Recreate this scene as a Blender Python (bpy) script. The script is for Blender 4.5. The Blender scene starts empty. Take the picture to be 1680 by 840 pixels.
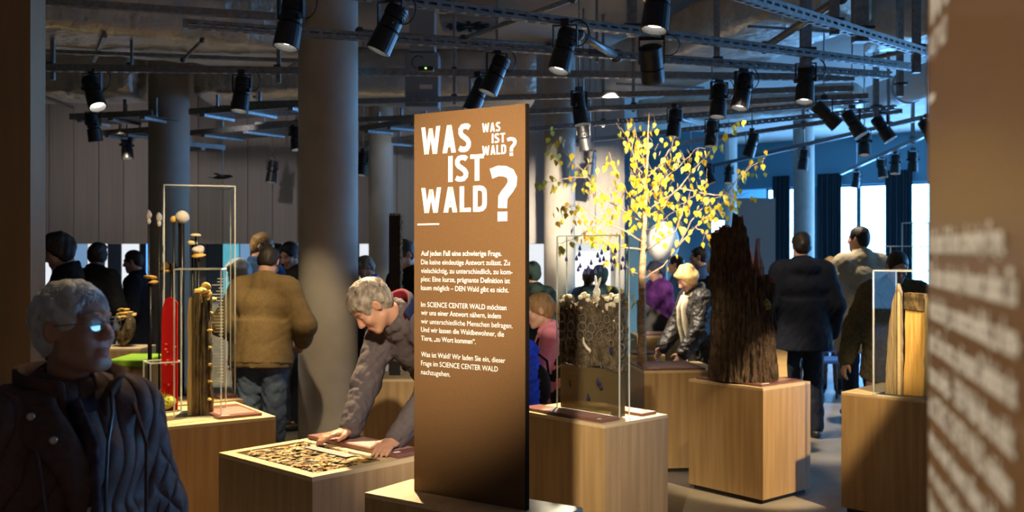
import bpy, bmesh, math, random
import numpy as np
from mathutils import Vector, Matrix, Euler

random.seed(7)
rng = np.random.default_rng(7)
sc = bpy.context.scene
C = sc.collection
F = 1650.0            # focal length in pixels of the 1680 x 840 frame
EYE = 1.6             # camera height
HZ = 410.0            # pixel row of the horizon

# ------------------------------------------------------------------ camera
cam_d = bpy.data.cameras.new('camera')
cam = bpy.data.objects.new('camera', cam_d)
C.objects.link(cam)
cam.location = (0, 0, EYE)
cam.rotation_euler = (math.pi/2, 0, 0)
cam_d.sensor_width = 36.0
cam_d.lens = 36.0*F/1680.0
cam_d.shift_y = -10.0/1680.0
cam_d.clip_start = 0.05
cam_d.dof.use_dof = True
cam_d.dof.focus_distance = 3.9
cam_d.dof.aperture_fstop = 4.0
sc.camera = cam

# ------------------------------------------------------------------ world
w = bpy.data.worlds.new('world'); sc.world = w; w.use_nodes = True
w.node_tree.nodes['Background'].inputs[0].default_value = (0.62, 0.50, 0.46, 1)
w.node_tree.nodes['Background'].inputs[1].default_value = 0.06

vs = sc.view_settings
vs.view_transform = 'Standard'; vs.look = 'None'; vs.gamma = 1.0
vs.use_curve_mapping = False
vs.exposure = 0.8

# ------------------------------------------------------------------ exhibition spotlights on the ceiling rails, plus added fill lamps without fixtures
WARM = (1.0, 0.74, 0.42)
SOFT = (1.0, 0.84, 0.62)
def spot(loc, target, watts, deg=30, blend=0.5, col=WARM, r=0.04):
    d = bpy.data.lights.new('spot_beam', 'SPOT')
    d.energy = watts; d.color = col; d.spot_size = math.radians(deg); d.spot_blend = blend; d.shadow_soft_size = r
    o = bpy.data.objects.new('spot_beam', d); C.objects.link(o)
    o.location = loc
    o.rotation_euler = (Vector(target)-Vector(loc)).to_track_quat('-Z', 'Y').to_euler()
    return o
LAMPS = [
    # from                 at                    watts deg blend colour
    ((-0.32, 0.9, 3.0),   (-0.16, 3.5, 1.66),  720, 28, 0.9, SOFT),    # title panel
    ((-0.6, 6.3, 3.0),   (-1.6, 5.3, 0.8),    750, 26, 0.5, WARM),   # fungus cases
    ((-2.7, 4.0, 3.0),   (-1.6, 5.3, 0.9),    120, 24, 0.6, WARM),
    ((-1.15, 4.5, 3.0),  (-1.85, 6.05, 1.55), 170, 24, 0.6, WARM),   # fungi on rods
    ((-0.95, 5.9, 3.0),  (-0.7, 4.35, 0.75),  760, 32, 0.5, WARM),   # leaf tray and leaning man
    ((0.62, 6.45, 2.9),  (0.45, 5.3, 0.8),    620, 30, 0.4, WARM),   # soil section
    ((1.3, 4.4, 2.85),   (0.98, 7.5, 2.02),   1300, 23, 0.5, SOFT),   # birch
    ((1.0, 10.4, 3.0),   (1.05, 7.5, 1.9),    700, 22, 0.6, SOFT),
    ((2.75, 4.5, 2.9),   (1.80, 6.47, 0.50),  520, 19, 0.4, WARM),   # bark trunk
    ((0.6, 5.0, 3.0),    (1.45, 6.5, 0.45),   30, 26, 0.6, WARM),
    ((1.5, 4.2, 3.0),    (2.4, 6.1, 1.2),     210, 20, 0.5, WARM),   # split wood
    ((0.9, 9.0, 3.0),    (0.95, 13.3, 2.0),   950, 30, 0.7, SOFT),  # pale wall behind the birch
    ((0.6, 11.4, 3.0),   (2.3, 12.4, 1.5),    420, 26, 0.7, SOFT),   # white dome
    ((0.45, 7.9, 2.88),  (1.45, 8.1, 1.3),     330, 30, 0.6, SOFT),   # woman with the scarf
    ((-1.2, 5.6, 3.0),   (-1.6, 7.2, 1.0),    110, 30, 0.7, WARM),   # khaki jacket
    ((1.6, 7.4, 3.0),    (2.6, 8.6, 0.9),     90, 40, 0.8, SOFT),
    ((-1.6, 1.3, 3.0),   (0.37, 0.8, 1.4),    125, 50, 0.8, SOFT),    # second text panel
    ((1.2, 4.9, 3.0),    (1.08, 7.25, 0.45),  60, 14, 0.5, WARM),   # birch pedestal
    ((-0.95, 3.3, 3.0),  (-1.15, 2.35, 1.35), 30, 34, 0.8, WARM),   # unseen fill lamp added to warm the woman's face
    ((-2.9, 7.8, 3.0),   (-2.85, 8.3, 0.0),    190, 80, 0.9, SOFT),   # wide fill lamps added for warm floor bounce, down to the plank wall
    ((-4.6, 11.6, 3.0),  (-4.4, 12.6, 0.2),   240, 80, 0.9, SOFT),
    ((-0.6, 10.6, 3.0),  (-0.9, 11.4, 0.0),   260, 80, 0.9, SOFT),
    ((3.0, 9.8, 3.0),    (3.0, 10.6, 0.0),    230, 80, 0.9, SOFT),
    ((0.2, -1.2, 3.0),   (0.2, -0.6, 0.0),    60, 90, 0.9, SOFT),  # fill lamp added behind the viewer
    ((-3.6, 2.4, 3.0),   (-3.9, 3.4, 0.0),    90, 80, 0.9, SOFT),
    ((-5.4, 10.9, 3.0),  (-5.3, 13.6, 2.6),   20, 70, 1.0, (1.0, 0.90, 0.88)),   # plank wall
    ((-3.1, 10.9, 3.0),  (-3.1, 13.6, 2.5),   20, 70, 1.0, (1.0, 0.90, 0.88)),
    ((-1.0, 11.2, 3.0),  (-1.2, 13.6, 2.5),   18, 70, 1.0, (0.8, 0.9, 1.0)),
]
for L in LAMPS:
    spot(*L)

# ------------------------------------------------------------------ helpers
def pt(x, y, D):
    """point seen at pixel (x, y) at depth D"""
    return Vector(((x-840)/F*D, D, EYE-(y-HZ)/F*D))
def pz(x, y, z):
    """point seen at pixel (x, y) on the level plane z"""
    D = (EYE-z)*F/(y-HZ)
    return Vector(((x-840)/F*D, D, z))

def link(name, me, mat=None, parent=None):
    o = bpy.data.objects.new(name, me); C.objects.link(o)
    if mat is not None and me is not None and not me.materials: me.materials.append(mat)
    if parent is not None: o.parent = parent
    return o
def tag(o, label, cat=None, group=None, kind=None):
    if label: o['label'] = label
    if cat: o['category'] = cat
    if group: o['group'] = group
    if kind: o['kind'] = kind
    return o
def thing(name, label, cat, loc=(0, 0, 0), rotz=0, group=None):
    o = bpy.data.objects.new(name, None); C.objects.link(o)
    o.empty_display_size = 0.1
    o.location = loc; o.rotation_euler = (0, 0, rotz)
    return tag(o, label, cat, group)

class MB:
    def __init__(s, M=None):
        s.v = []; s.f = []; s.M = M or Matrix.Identity(4)
    def add(s, verts, faces, M=None):
        n = len(s.v); T = s.M @ M if M is not None else s.M
        s.v += [tuple(T @ Vector(p)) for p in verts]
        s.f += [tuple(i+n for i in f) for f in faces]
        return s
    def box(s, lo, hi, M=None, bev=0.0):
        x0, y0, z0 = lo; x1, y1, z1 = hi
        if bev <= 0:
            return s.add([(x0,y0,z0),(x1,y0,z0),(x1,y1,z0),(x0,y1,z0),(x0,y0,z1),(x1,y0,z1),(x1,y1,z1),(x0,y1,z1)],
                         [(0,3,2,1),(4,5,6,7),(0,1,5,4),(1,2,6,5),(2,3,7,6),(3,0,4,7)], M)
        b = bmesh.new(); bmesh.ops.create_cube(b, size=1)
        for v in b.verts:
            v.co = Vector(((x0+x1)/2+v.co.x*(x1-x0), (y0+y1)/2+v.co.y*(y1-y0), (z0+z1)/2+v.co.z*(z1-z0)))
        bmesh.ops.bevel(b, geom=b.edges[:], offset=bev, segments=2, affect='EDGES', profile=0.5)
        b.verts.index_update()
        s.add([v.co[:] for v in b.verts], [[v.index for v in f.verts] for f in b.faces], M); b.free()
        return s
    def tube(s, path, rad, n=8, cap=True, flat=1.0, M=None):
        P = [Vector(p) for p in path]
        R = rad if hasattr(rad, '__len__') else [rad]*len(P)
        vs_ = []; fs = []
        up = Vector((0, 0, 1)); prev = None
        for i, p in enumerate(P):
            t = (P[min(i+1, len(P)-1)]-P[max(i-1, 0)])
            t = t.normalized() if t.length > 1e-9 else up
            a = prev if prev is not None else (up if abs(t.z) < 0.9 else Vector((1, 0, 0)))
            a = (a - t*a.dot(t))
            a = a.normalized() if a.length > 1e-6 else t.orthogonal().normalized()
            b = t.cross(a); prev = a
            for k in range(n):
                th = 2*math.pi*k/n
                vs_.append(p + (a*math.cos(th)*flat + b*math.sin(th))*R[i])
        for i in range(len(P)-1):
            for k in range(n):
                k2 = (k+1) % n
                fs.append((i*n+k, i*n+k2, (i+1)*n+k2, (i+1)*n+k))
        if cap:
            fs.append(tuple(range(n-1, -1, -1))); fs.append(tuple((len(P)-1)*n+k for k in range(n)))
        return s.add(vs_, fs, M)
    def lathe(s, prof, n=20, M=None):
        vs_ = []; fs = []
        for r, z in prof:
            for k in range(n):
                th = 2*math.pi*k/n
                vs_.append((r*math.cos(th), r*math.sin(th), z))
        for i in range(len(prof)-1):
            for k in range(n):
                k2 = (k+1) % n
                fs.append((i*n+k, i*n+k2, (i+1)*n+k2, (i+1)*n+k))
        fs.append(tuple(range(n-1, -1, -1))); fs.append(tuple((len(prof)-1)*n+k for k in range(n)))
        return s.add(vs_, fs, M)
    def ellipsoid(s, c, r, nu=14, nv=9, M=None):
        prof = []
        vs_ = [(c[0], c[1], c[2]-r[2])]; fs = []
        for i in range(1, nv):
            ph = -math.pi/2+math.pi*i/nv
            for k in range(nu):
                th = 2*math.pi*k/nu
                vs_.append((c[0]+r[0]*math.cos(ph)*math.cos(th), c[1]+r[1]*math.cos(ph)*math.sin(th), c[2]+r[2]*math.sin(ph)))
        vs_.append((c[0], c[1], c[2]+r[2])); top = len(vs_)-1
        for k in range(nu):
            fs.append((0, 1+(k+1) % nu, 1+k))
            fs.append((top, 1+(nv-2)*nu+k, 1+(nv-2)*nu+(k+1) % nu))
        for i in range(nv-2):
            for k in range(nu):
                k2 = (k+1) % nu
                fs.append((1+i*nu+k, 1+i*nu+k2, 1+(i+1)*nu+k2, 1+(i+1)*nu+k))
        return s.add(vs_, fs, M)
    def prism(s, poly, y0, y1, M=None):
        """polygon in x,z extruded in y"""
        n = len(poly)
        v = [(p[0], y0, p[1]) for p in poly]+[(p[0], y1, p[1]) for p in poly]
        f = [tuple(range(n)), tuple(range(2*n-1, n-1, -1))]+[(i, i+n, (i+1) % n+n, (i+1) % n) for i in range(n)]
        return s.add(v, f, M)
    def mesh(s, name, smooth=False):
        me = bpy.data.meshes.new(name)
        me.from_pydata(s.v, [], s.f); me.update()
        if smooth:
            me.polygons.foreach_set('use_smooth', [True]*len(me.polygons))
        return me
    def obj(s, name, mat, parent=None, smooth=False):
        return link(name, s.mesh(name, smooth), mat, parent)
def autosmooth(o, deg=35):
    me = o.data
    me.polygons.foreach_set('use_smooth', [True]*len(me.polygons))
    b = bmesh.new(); b.from_mesh(me)
    for e in b.edges:
        if len(e.link_faces) == 2 and e.calc_face_angle(0) > math.radians(deg): e.smooth = False
    b.to_mesh(me); b.free()
    return o
def rotz(a): return Matrix.Rotation(a, 4, 'Z')
def frame(o, ux, uy=None):
    """matrix with origin o, local x along level direction ux, local y its left normal"""
    ux = Vector((ux[0], ux[1], 0)).normalized(); uy = Vector((-ux.y, ux.x, 0))
    return Matrix(((ux.x, uy.x, 0, o[0]), (ux.y, uy.y, 0, o[1]), (0, 0, 1, o[2] if len(o) > 2 else 0), (0, 0, 0, 1)))

# ------------------------------------------------------------------ materials
MATS = {}
def mat(name, col, rough=0.5, metal=0.0, noise=None, col2=None, bump=None, coat=0.0, emit=None, spec=0.5, sheen=0.0, attr=None, coords='Object', rang=None, sss=0):
    """noise = (scale, stretch xyz, detail) mixes col and col2; bump = (scale, strength, stretch xyz, detail, distance)"""
    if name in MATS: return MATS[name]
    m = bpy.data.materials.new(name); m.use_nodes = True
    nt = m.node_tree; N = nt.nodes; Lk = nt.links
    b = N['Principled BSDF']
    c4 = lambda c: (c[0], c[1], c[2], 1)
    b.inputs['Base Color'].default_value = c4(col)
    b.inputs['Roughness'].default_value = rough
    b.inputs['Metallic'].default_value = metal
    b.inputs['Specular IOR Level'].default_value = spec
    b.inputs['Coat Weight'].default_value = coat
    b.inputs['Coat Roughness'].default_value = 0.15
    if sheen: b.inputs['Sheen Weight'].default_value = sheen
    if sss:
        b.inputs['Subsurface Weight'].default_value = sss
        b.inputs['Subsurface Radius'].default_value = (0.02, 0.008, 0.004); b.inputs['Subsurface Scale'].default_value = 0.5
    if emit:
        b.inputs['Emission Color'].default_value = c4(emit[0]); b.inputs['Emission Strength'].default_value = emit[1]
    tc = N.new('ShaderNodeTexCoord')
    def mapped(stretch):
        mp = N.new('ShaderNodeMapping'); mp.inputs['Scale'].default_value = stretch
        Lk.new(tc.outputs[coords], mp.inputs['Vector']); return mp.outputs['Vector']
    csock = None
    if noise:
        n = N.new('ShaderNodeTexNoise'); n.inputs['Scale'].default_value = noise[0]
        n.inputs['Detail'].default_value = noise[2] if len(noise) > 2 else 3
        Lk.new(mapped(noise[1]), n.inputs['Vector'])
        r = N.new('ShaderNodeValToRGB'); lo, hi = rang or (0.35, 0.65)
        r.color_ramp.elements[0].position = lo; r.color_ramp.elements[1].position = hi
        r.color_ramp.elements[0].color = c4(col); r.color_ramp.elements[1].color = c4(col2 or col)
        Lk.new(n.outputs['Fac'], r.inputs['Fac']); csock = r.outputs['Color']
    if attr:
        a = N.new('ShaderNodeAttribute'); a.attribute_name = attr
        mx = N.new('ShaderNodeMix'); mx.data_type = 'RGBA'; mx.blend_type = 'MULTIPLY'; mx.inputs[0].default_value = 1
        if csock: Lk.new(csock, mx.inputs[6])
        else: mx.inputs[6].default_value = c4(col)
        Lk.new(a.outputs['Color'], mx.inputs[7]); csock = mx.outputs[2]
    if csock: Lk.new(csock, b.inputs['Base Color'])
    if bump:
        n = N.new('ShaderNodeTexNoise'); n.inputs['Scale'].default_value = bump[0]
        n.inputs['Detail'].default_value = bump[3] if len(bump) > 3 else 4
        Lk.new(mapped(bump[2]), n.inputs['Vector'])
        bp = N.new('ShaderNodeBump'); bp.inputs['Strength'].default_value = bump[1]
        bp.inputs['Distance'].default_value = bump[4] if len(bump) > 4 else 0.01
        Lk.new(n.outputs['Fac'], bp.inputs['Height']); Lk.new(bp.outputs['Normal'], b.inputs['Normal'])
    MATS[name] = m
    return m
U1 = (1, 1, 1)
M_floor = mat('floor_concrete', (0.20, 0.175, 0.14), 0.45, noise=(1.6, U1, 8), col2=(0.33, 0.295, 0.24), bump=(30, 0.15, U1))
M_slab = mat('ceiling_concrete', (0.40, 0.35, 0.31), 0.85, noise=(1.2, U1, 6), col2=(0.50, 0.44, 0.40))
M_pillar = mat('pillar_concrete', (0.36, 0.335, 0.30), 0.8, noise=(3.0, U1, 8), col2=(0.44, 0.41, 0.37), bump=(60, 0.2, U1, 6, 0.004))
M_brownwall = mat('brown_wall', (0.27, 0.165, 0.085), 0.7, noise=(9, (1, 1, 0.1), 4), col2=(0.32, 0.20, 0.105))
M_plank = [mat('pale_plank_%s' % 'abc'[i], c, 0.62, noise=(7, (3, 3, 0.12), 5), col2=tuple(min(1, q*1.13) for q in c), bump=(25, 0.1, (3, 3, 0.1)))
           for i, c in enumerate([(0.42, 0.39, 0.37), (0.47, 0.435, 0.41), (0.38, 0.355, 0.34)])]
M_bluewall = mat('teal_wall', (0.11, 0.26, 0.36), 0.7)
M_creamwall = mat('cream_wall', (0.70, 0.62, 0.50), 0.8)
M_oak = mat('oak_veneer', (0.36, 0.225, 0.095), 0.42, noise=(5, (6, 6, 0.35), 6), col2=(0.46, 0.30, 0.135), bump=(40, 0.08, (4, 4, 0.15)), spec=0.4)
M_oaktop = mat('oak_veneer_top', (0.58, 0.43, 0.23), 0.4, noise=(6, (0.6, 6, 6), 5), col2=(0.66, 0.50, 0.29), spec=0.4)  # same oak, paler: the lit look of the tops put into colour
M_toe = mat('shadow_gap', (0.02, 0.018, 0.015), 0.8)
M_brown = mat('bronze_lacquer', (0.150, 0.078, 0.032), 0.5, noise=(220, U1, 2), col2=(0.17, 0.09, 0.037), coat=0.15, spec=0.2)
M_edge = mat('panel_edge', (0.02, 0.014, 0.01), 0.95, spec=0.0)
M_white = mat('white_print', (0.86, 0.83, 0.78), 0.55)
M_maroon = mat('maroon_board', (0.155, 0.062, 0.047), 0.38, noise=(60, U1, 3), col2=(0.19, 0.08, 0.06))
M_rose = mat('rose_print', (0.40, 0.22, 0.19), 0.5, noise=(90, (1, 1, 1), 2), col2=(0.32, 0.16, 0.14))
M_foil = mat('crinkled_foil', (0.60, 0.55, 0.48), 0.36, 0.82, noise=(4, U1, 5), col2=(0.80, 0.74, 0.66), bump=(9, 0.75, U1, 7, 0.05))
M_galv = mat('galvanised_steel', (0.26, 0.265, 0.27), 0.38, 0.85, noise=(30, U1, 3), col2=(0.38, 0.385, 0.39))
M_darksteel = mat('dark_steel', (0.10, 0.10, 0.10), 0.5, 0.7)
M_whitepipe = mat('white_pipe', (0.7, 0.68, 0.64), 0.5)
M_black = mat('black_lamp', (0.018, 0.018, 0.02), 0.42)
M_blackfin = mat('black_fins', (0.012, 0.012, 0.014), 0.5)
M_lens = mat('lamp_lens', (1, 0.95, 0.85), 0.3, emit=((1.0, 0.93, 0.80), 9.0))
M_lensoff = mat('lamp_lens_dim', (0.08, 0.09, 0.1), 0.1)
M_curtain = mat('dark_curtain', (0.010, 0.026, 0.040), 0.9, bump=(20, 0.2, U1))
M_lime = mat('lime_top', (0.33, 0.60, 0.04), 0.4)
M_bark = mat('trunk_bark', (0.030, 0.020, 0.014), 0.95, noise=(38, (1.2, 1.2, 0.4), 8), col2=(0.13, 0.09, 0.062), bump=(60, 1.0, (1.2, 1.2, 0.6), 8, 0.02), rang=(0.3, 0.75), spec=0.15)
M_redwood = mat('red_heartwood', (0.28, 0.09, 0.04), 0.95, noise=(22, (2, 2, 0.4), 6), col2=(0.42, 0.15, 0.065), bump=(30, 0.8, (2, 2, 0.3), 5, 0.02))
M_birch = mat('birch_bark', (0.28, 0.16, 0.075), 0.7, noise=(22, (1, 1, 2.5), 5), col2=(0.52, 0.37, 0.22), bump=(40, 0.4, (1, 1, 3)))
M_twig = mat('twig', (0.30, 0.21, 0.13), 0.7, noise=(40, U1), col2=(0.46, 0.36, 0.25))
def leafmat(name, c):
    if name in MATS: return MATS[name]
    m = mat(name, c, 0.5, spec=0.3); nt = m.node_tree
    b = nt.nodes['Principled BSDF']; tr = nt.nodes.new('ShaderNodeBsdfTranslucent'); tr.inputs[0].default_value = (c[0], c[1], c[2], 1)
    mx = nt.nodes.new('ShaderNodeMixShader'); mx.inputs[0].default_value = 0.4
    out = nt.nodes['Material Output']
    nt.links.new(b.outputs[0], mx.inputs[1]); nt.links.new(tr.outputs[0], mx.inputs[2]); nt.links.new(mx.outputs[0], out.inputs[0])
    return m
M_leaf = [leafmat('yellow_leaf', (0.80, 0.56, 0.04)), leafmat('pale_leaf', (0.82, 0.70, 0.13)), leafmat('amber_leaf', (0.72, 0.40, 0.02)), leafmat('green_leaf', (0.45, 0.43, 0.06))]
M_acry = None
def acrylic(name, tint=(1, 1, 1), refl=0.55, haze=0.0, hazecol=(0.8, 0.8, 0.75)):
    if name in MATS: return MATS[name]
    m = bpy.data.materials.new(name); m.use_nodes = True; nt = m.node_tree; N = nt.nodes; Lk = nt.links
    N.remove(N['Principled BSDF']); out = N['Material Output']
    t = N.new('ShaderNodeBsdfTransparent'); t.inputs[0].default_value = (*tint, 1)
    g = N.new('ShaderNodeBsdfGlossy'); g.inputs['Roughness'].default_value = 0.03
    fr = N.new('ShaderNodeFresnel'); fr.inputs[0].default_value = 1.45
    mu = N.new('ShaderNodeMath'); mu.operation = 'MULTIPLY'; mu.inputs[1].default_value = refl
    Lk.new(fr.outputs[0], mu.inputs[0])
    mx = N.new('ShaderNodeMixShader'); Lk.new(mu.outputs[0], mx.inputs[0]); Lk.new(t.outputs[0], mx.inputs[1]); Lk.new(g.outputs[0], mx.inputs[2])
    last = mx
    if haze:
        d = N.new('ShaderNodeBsdfDiffuse'); d.inputs[0].default_value = (*hazecol, 1)
        m2 = N.new('ShaderNodeMixShader'); m2.inputs[0].default_value = haze
        Lk.new(mx.outputs[0], m2.inputs[1]); Lk.new(d.outputs[0], m2.inputs[2]); last = m2
    Lk.new(last.outputs[0], out.inputs[0]); MATS[name] = m
    return m
M_acry = acrylic('clear_acrylic', (0.97, 0.98, 0.97), 0.02)
M_acryedge = acrylic('acrylic_edge_glint', (0.92, 0.95, 0.93), 0.8, 0.42, (0.88, 0.90, 0.86))  # pale haze paints the light that the edges catch
M_redacry = acrylic('red_acrylic', (0.85, 0.10, 0.08), 0.5, 0.45, (0.75, 0.03, 0.03))

# ================================================================== STRUCTURE
CEIL = 4.25; ZT = 3.12; ZS = 0.25
def struct(name, mb, m, parent=None):
    o = mb.obj(name, m, parent)
    if parent is None: o['kind'] = 'structure'
    return o
struct('floor', MB().box((-9.2, -4, -0.12), (18.2, 28, 0)), M_floor)
struct('ceiling', MB().box((-9.2, -4, CEIL), (18.2, 28, CEIL+0.2)), M_slab)
struct('wall_left', MB().box((-9.2, -4, 0), (-9, 14.6, CEIL)), M_brownwall)
struct('wall_right', MB().box((18, -4, ZT), (18.2, 28, CEIL)).box((18, -4, 0), (18.2, 28, ZS)).box((18, -4, ZS), (18.2, 6.0, ZT)), M_creamwall)
struct('wall_far', MB().box((-9, 27.6, 0), (18, 27.8, CEIL)), M_bluewall)
# brown partition beside the camera
wp = pt(50, 410, 5.6)
struct('wall_partition', MB().box((-6.5, 5.6, 0), (wp.x, 5.78, CEIL)), M_brownwall)

# plank wall hanging over the lit display band
WY = 13.6; WZ0 = EYE+10/F*WY
wx0 = -6.95; wx1 = (1010-840)/F*WY
wb = struct('wall_back', MB().box((-9, WY+0.05, WZ0), (wx1, WY+0.25, CEIL)), M_plank[2])
pw = 0.335; x = wx0-0.3; i = 0
plank_me = {}
for k in range(3):
    plank_me[k] = MB().box((0.004, -0.03, 0), (pw-0.004, 0.045, CEIL-WZ0-0.002), bev=0.004).mesh('plank')
    plank_me[k].materials.append(M_plank[k])
while x < wx1-pw*0.5:
    o = link('plank', plank_me[random.choice([0, 0, 1, 1, 2])], None, wb)
    o.location = (x, WY-random.uniform(0, 0.012), WZ0); x += pw; i += 1
# the display band under it: counter, back, and lit panels
struct('wall_back_base', MB().box((-9, WY, 0), (wx1, WY+0.2, 0.86)), M_plank[2])
struct('wall_back_niche', MB().box((-9, WY+0.95, 0.0), (wx1, WY+1.05, CEIL)).box((-9, WY+0.2, 0.8), (wx1, WY+0.95, 0.86)).box((wx1, WY, 0), (wx1+0.12, WY+1.05, CEIL)), M_plank[2])
M_scr = {
 'white': mat('lit_white', (0.8, 0.82, 0.85), 0.4, emit=((0.90, 0.95, 1.0), 0.5)),
 'sky': mat('lit_sky', (0.2, 0.4, 0.6), 0.4, noise=(3, U1, 4), col2=(0.5, 0.7, 0.9), emit=((0.28, 0.52, 0.85), 0.28)),
 'blue': mat('lit_blue', (0.1, 0.3, 0.8), 0.4, noise=(6, U1, 4), col2=(0.4, 0.7, 1.0), emit=((0.07, 0.30, 1.0), 1.3)),
 'teal': mat('lit_teal', (0.1, 0.4, 0.5), 0.4, noise=(4, (4, 1, 1), 4), col2=(0.5, 0.75, 0.8), emit=((0.10, 0.42, 0.55), 0.55)),
 'dim': mat('lit_dim', (0.10, 0.14, 0.2), 0.3)}
band = [(60, 84, 'white', 'white backlit panel at the far end of the display band, behind a dark-haired visitor'),
        (120, 142, 'sky', 'dim sky-blue picture panel beside the dark-haired visitor'),
        (144, 176, 'white', 'white backlit panel with a blue rim in the dark display band'),
        (178, 198, 'dim', 'dark picture panel of the display band behind a fungus jar'),
        (200, 228, 'white', 'pale backlit panel behind the man in a long dark coat'),
        (240, 271, 'blue', 'bright blue screen seen through the tall acrylic case'),
        (340, 362, 'dim', 'dark panel between the blue screen and the teal screen'),
        (366, 392, 'teal', 'teal screen beside the man in a navy jacket'),
        (394, 410, 'sky', 'narrow sky-blue panel behind the head of the navy-jacket man'),
        (455, 490, 'sky', 'blue panel behind two dark-haired men by the big pillar'),
        (590, 606, 'white', 'white lit panel just beside the big concrete pillar'),
        (646, 682, 'sky', 'sky-blue panel behind the tall peat core'),
        (866, 894, 'white', 'white lit panel between the title panel and the far pillar'),
        (944, 1006, 'white', 'wide white lit panel behind the hanging raindrops')]
for a, b, k, lab in band:
    D = WY+0.78
    p0 = pt(a, 402, D); p1 = pt(b, 480, D)
    t = thing('display_panel', lab, 'panel', ((p0.x+p1.x)/2, D, 0.862))
    wd = (p1.x-p0.x)/2
    fr = MB().box((-wd-0.02, 0.01, 0), (wd+0.02, 0.05, 0.98))
    fr.obj('panel_frame', M_darksteel, t)
    MB().box((-wd, -0.005, 0.02), (wd, 0.01, 0.96)).obj('lit_face', M_scr[k], t)

# window wall on the far side, daylight through its panes
WA = Vector((5.9, 25.3, 0)); WD = Vector((12.1, -10.3, 0)).normalized()
def wl(px):
    k = (px-840)/F
    return (k*WA.y-WA.x)/(WD.x-k*WD.y)
MW = frame((WA.x, WA.y, 0), WD)
ZT = 3.12; ZS = 0.25; WLEN = 15.0
struct('wall_window', MB(MW).box((-0.6, -0.1, ZT), (WLEN, 0.2, CEIL)).box((-0.6, -0.1, 0), (WLEN, 0.2, ZS)), M_bluewall)
M_pane = mat('daylit_pane', (0.6, 0.75, 0.9), 0.1, emit=((0.16, 0.47, 1.0), 15.0))
M_sidepane = mat('dimmed_pane', (0.6, 0.75, 0.9), 0.1, emit=((0.18, 0.48, 1.0), 7.0))  # same glass, glow set weaker to hold back blue light nearby
M_frame = mat('window_frame', (0.10, 0.13, 0.16), 0.5, 0.3)
cuts = [wl(1258), wl(1338), wl(1409), wl(1480), wl(1560)]
while cuts[-1] < WLEN-1.2: cuts.append(cuts[-1]+1.55)
for i in range(len(cuts)-1):
    a, b = cuts[i], cuts[i+1]
    fr = MB(MW)
    for lo, hi in (((a, -0.02, ZS), (a+0.05, 0.08, ZT)), ((b-0.05, -0.02, ZS), (b, 0.08, ZT)), ((a, -0.02, ZS), (b, 0.08, ZS+0.05)), ((a, -0.02, ZT-0.05), (b, 0.08, ZT))):
        fr.box(lo, hi)
    wo = struct('window_%d' % (i+1), fr, M_frame)
    MB(MW).box((a+0.05, 0.03, ZS+0.05), (b-0.05, 0.045, ZT-0.05)).obj('pane', M_pane, wo)
nw = len(cuts)
for i in range(4):       # the window row goes on down the side of the hall
    a, b = 6.0+i*2.2, 6.0+(i+1)*2.2
    fr = MB()
    for lo, hi in (((a, ZS), (a+0.05, ZT)), ((b-0.05, ZS), (b, ZT)), ((a, ZS), (b, ZS+0.05)), ((a, ZT-0.05), (b, ZT))): fr.box((17.98, lo[0], lo[1]), (18.08, hi[0], hi[1]))
    wo = struct('window_%d' % (nw+i), fr, M_frame)
    MB().box((18.03, a+0.05, ZS+0.05), (18.045, b-0.05, ZT-0.05)).obj('pane', M_sidepane, wo)
def curtain(pa, pb, lab, zt=3.4):
    a, b = wl(pa), wl(pb); n = 40
    v = []; f = []
    for k in range(n+1):
        s = a+(b-a)*k/n
        y = -0.22+0.045*math.sin(k*1.35)+0.02*math.sin(k*0.61)
        for z in (0.05, zt): v.append((s, y, z))
        for z in (0.05, zt): v.append((s, y+0.012, z))
    for k in range(n):
        i = k*4; j = i+4
        f += [(i, j, j+1, i+1), (i+2, i+3, j+3, j+2), (i+1, j+1, j+3, i+3), (i, i+2, j+2, j)]
    o = MB(MW).add(v, f).obj('curtain', M_curtain, smooth=True)
    return tag(o, lab, 'curtain')
curtain(1274, 1303, 'dark curtain strip beside the slim pillar at the window wall')
curtain(1347, 1387, 'dark blue curtain between the slim pillar and the beige-coat man')
curtain(1458, 1503, 'wide dark blue curtain above the visitor in an olive jacket')
# grey partition and far wall pieces behind the birch
struct('wall_grey_screen', MB().box((pt(1212, 0, 15).x, 15, 0), (pt(1272, 0, 15).x, 15.12, EYE+85/F*15)), mat('grey_screen', (0.30, 0.28, 0.26), 0.7))
struct('wall_teal_screen', MB().box((1.75, 17, 0), (3.6, 17.12, 3.6)), M_bluewall)

# pillars
def pillar(cx, D, dia, lab):
    t = thing('concrete_pillar', lab, 'pillar', pt(cx, HZ, D)*1.0 - Vector((0, 0, EYE)))
    r = dia/2
    MB().lathe([(r, 0), (r, CEIL-0.001)], 48).obj('shaft', M_pillar, t, True)
    autosmooth(t.children[0])
    MB().lathe([(r+0.012, 0), (r+0.012, 0.07), (r+0.001, 0.075)], 48).obj('base_collar', M_darksteel, t)
    return t
pillar(538.5, 7.62, 0.447, 'thick round concrete pillar next to the leaning man')
pillar(277.5, 10.7, 0.42, 'round concrete pillar behind the tall acrylic case')
pillar(625, 12.7, 0.31, 'slim round pillar behind the peat core')
pillar(918, 12.85, 0.40, 'round pillar with leaf shadows beside the birch')
pillar(1318.5, 20.5, 0.42, 'pale round pillar in front of the window curtains')
pillar(1194, 23.3, 0.42, 'far pale pillar seen through the birch branches')

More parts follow.
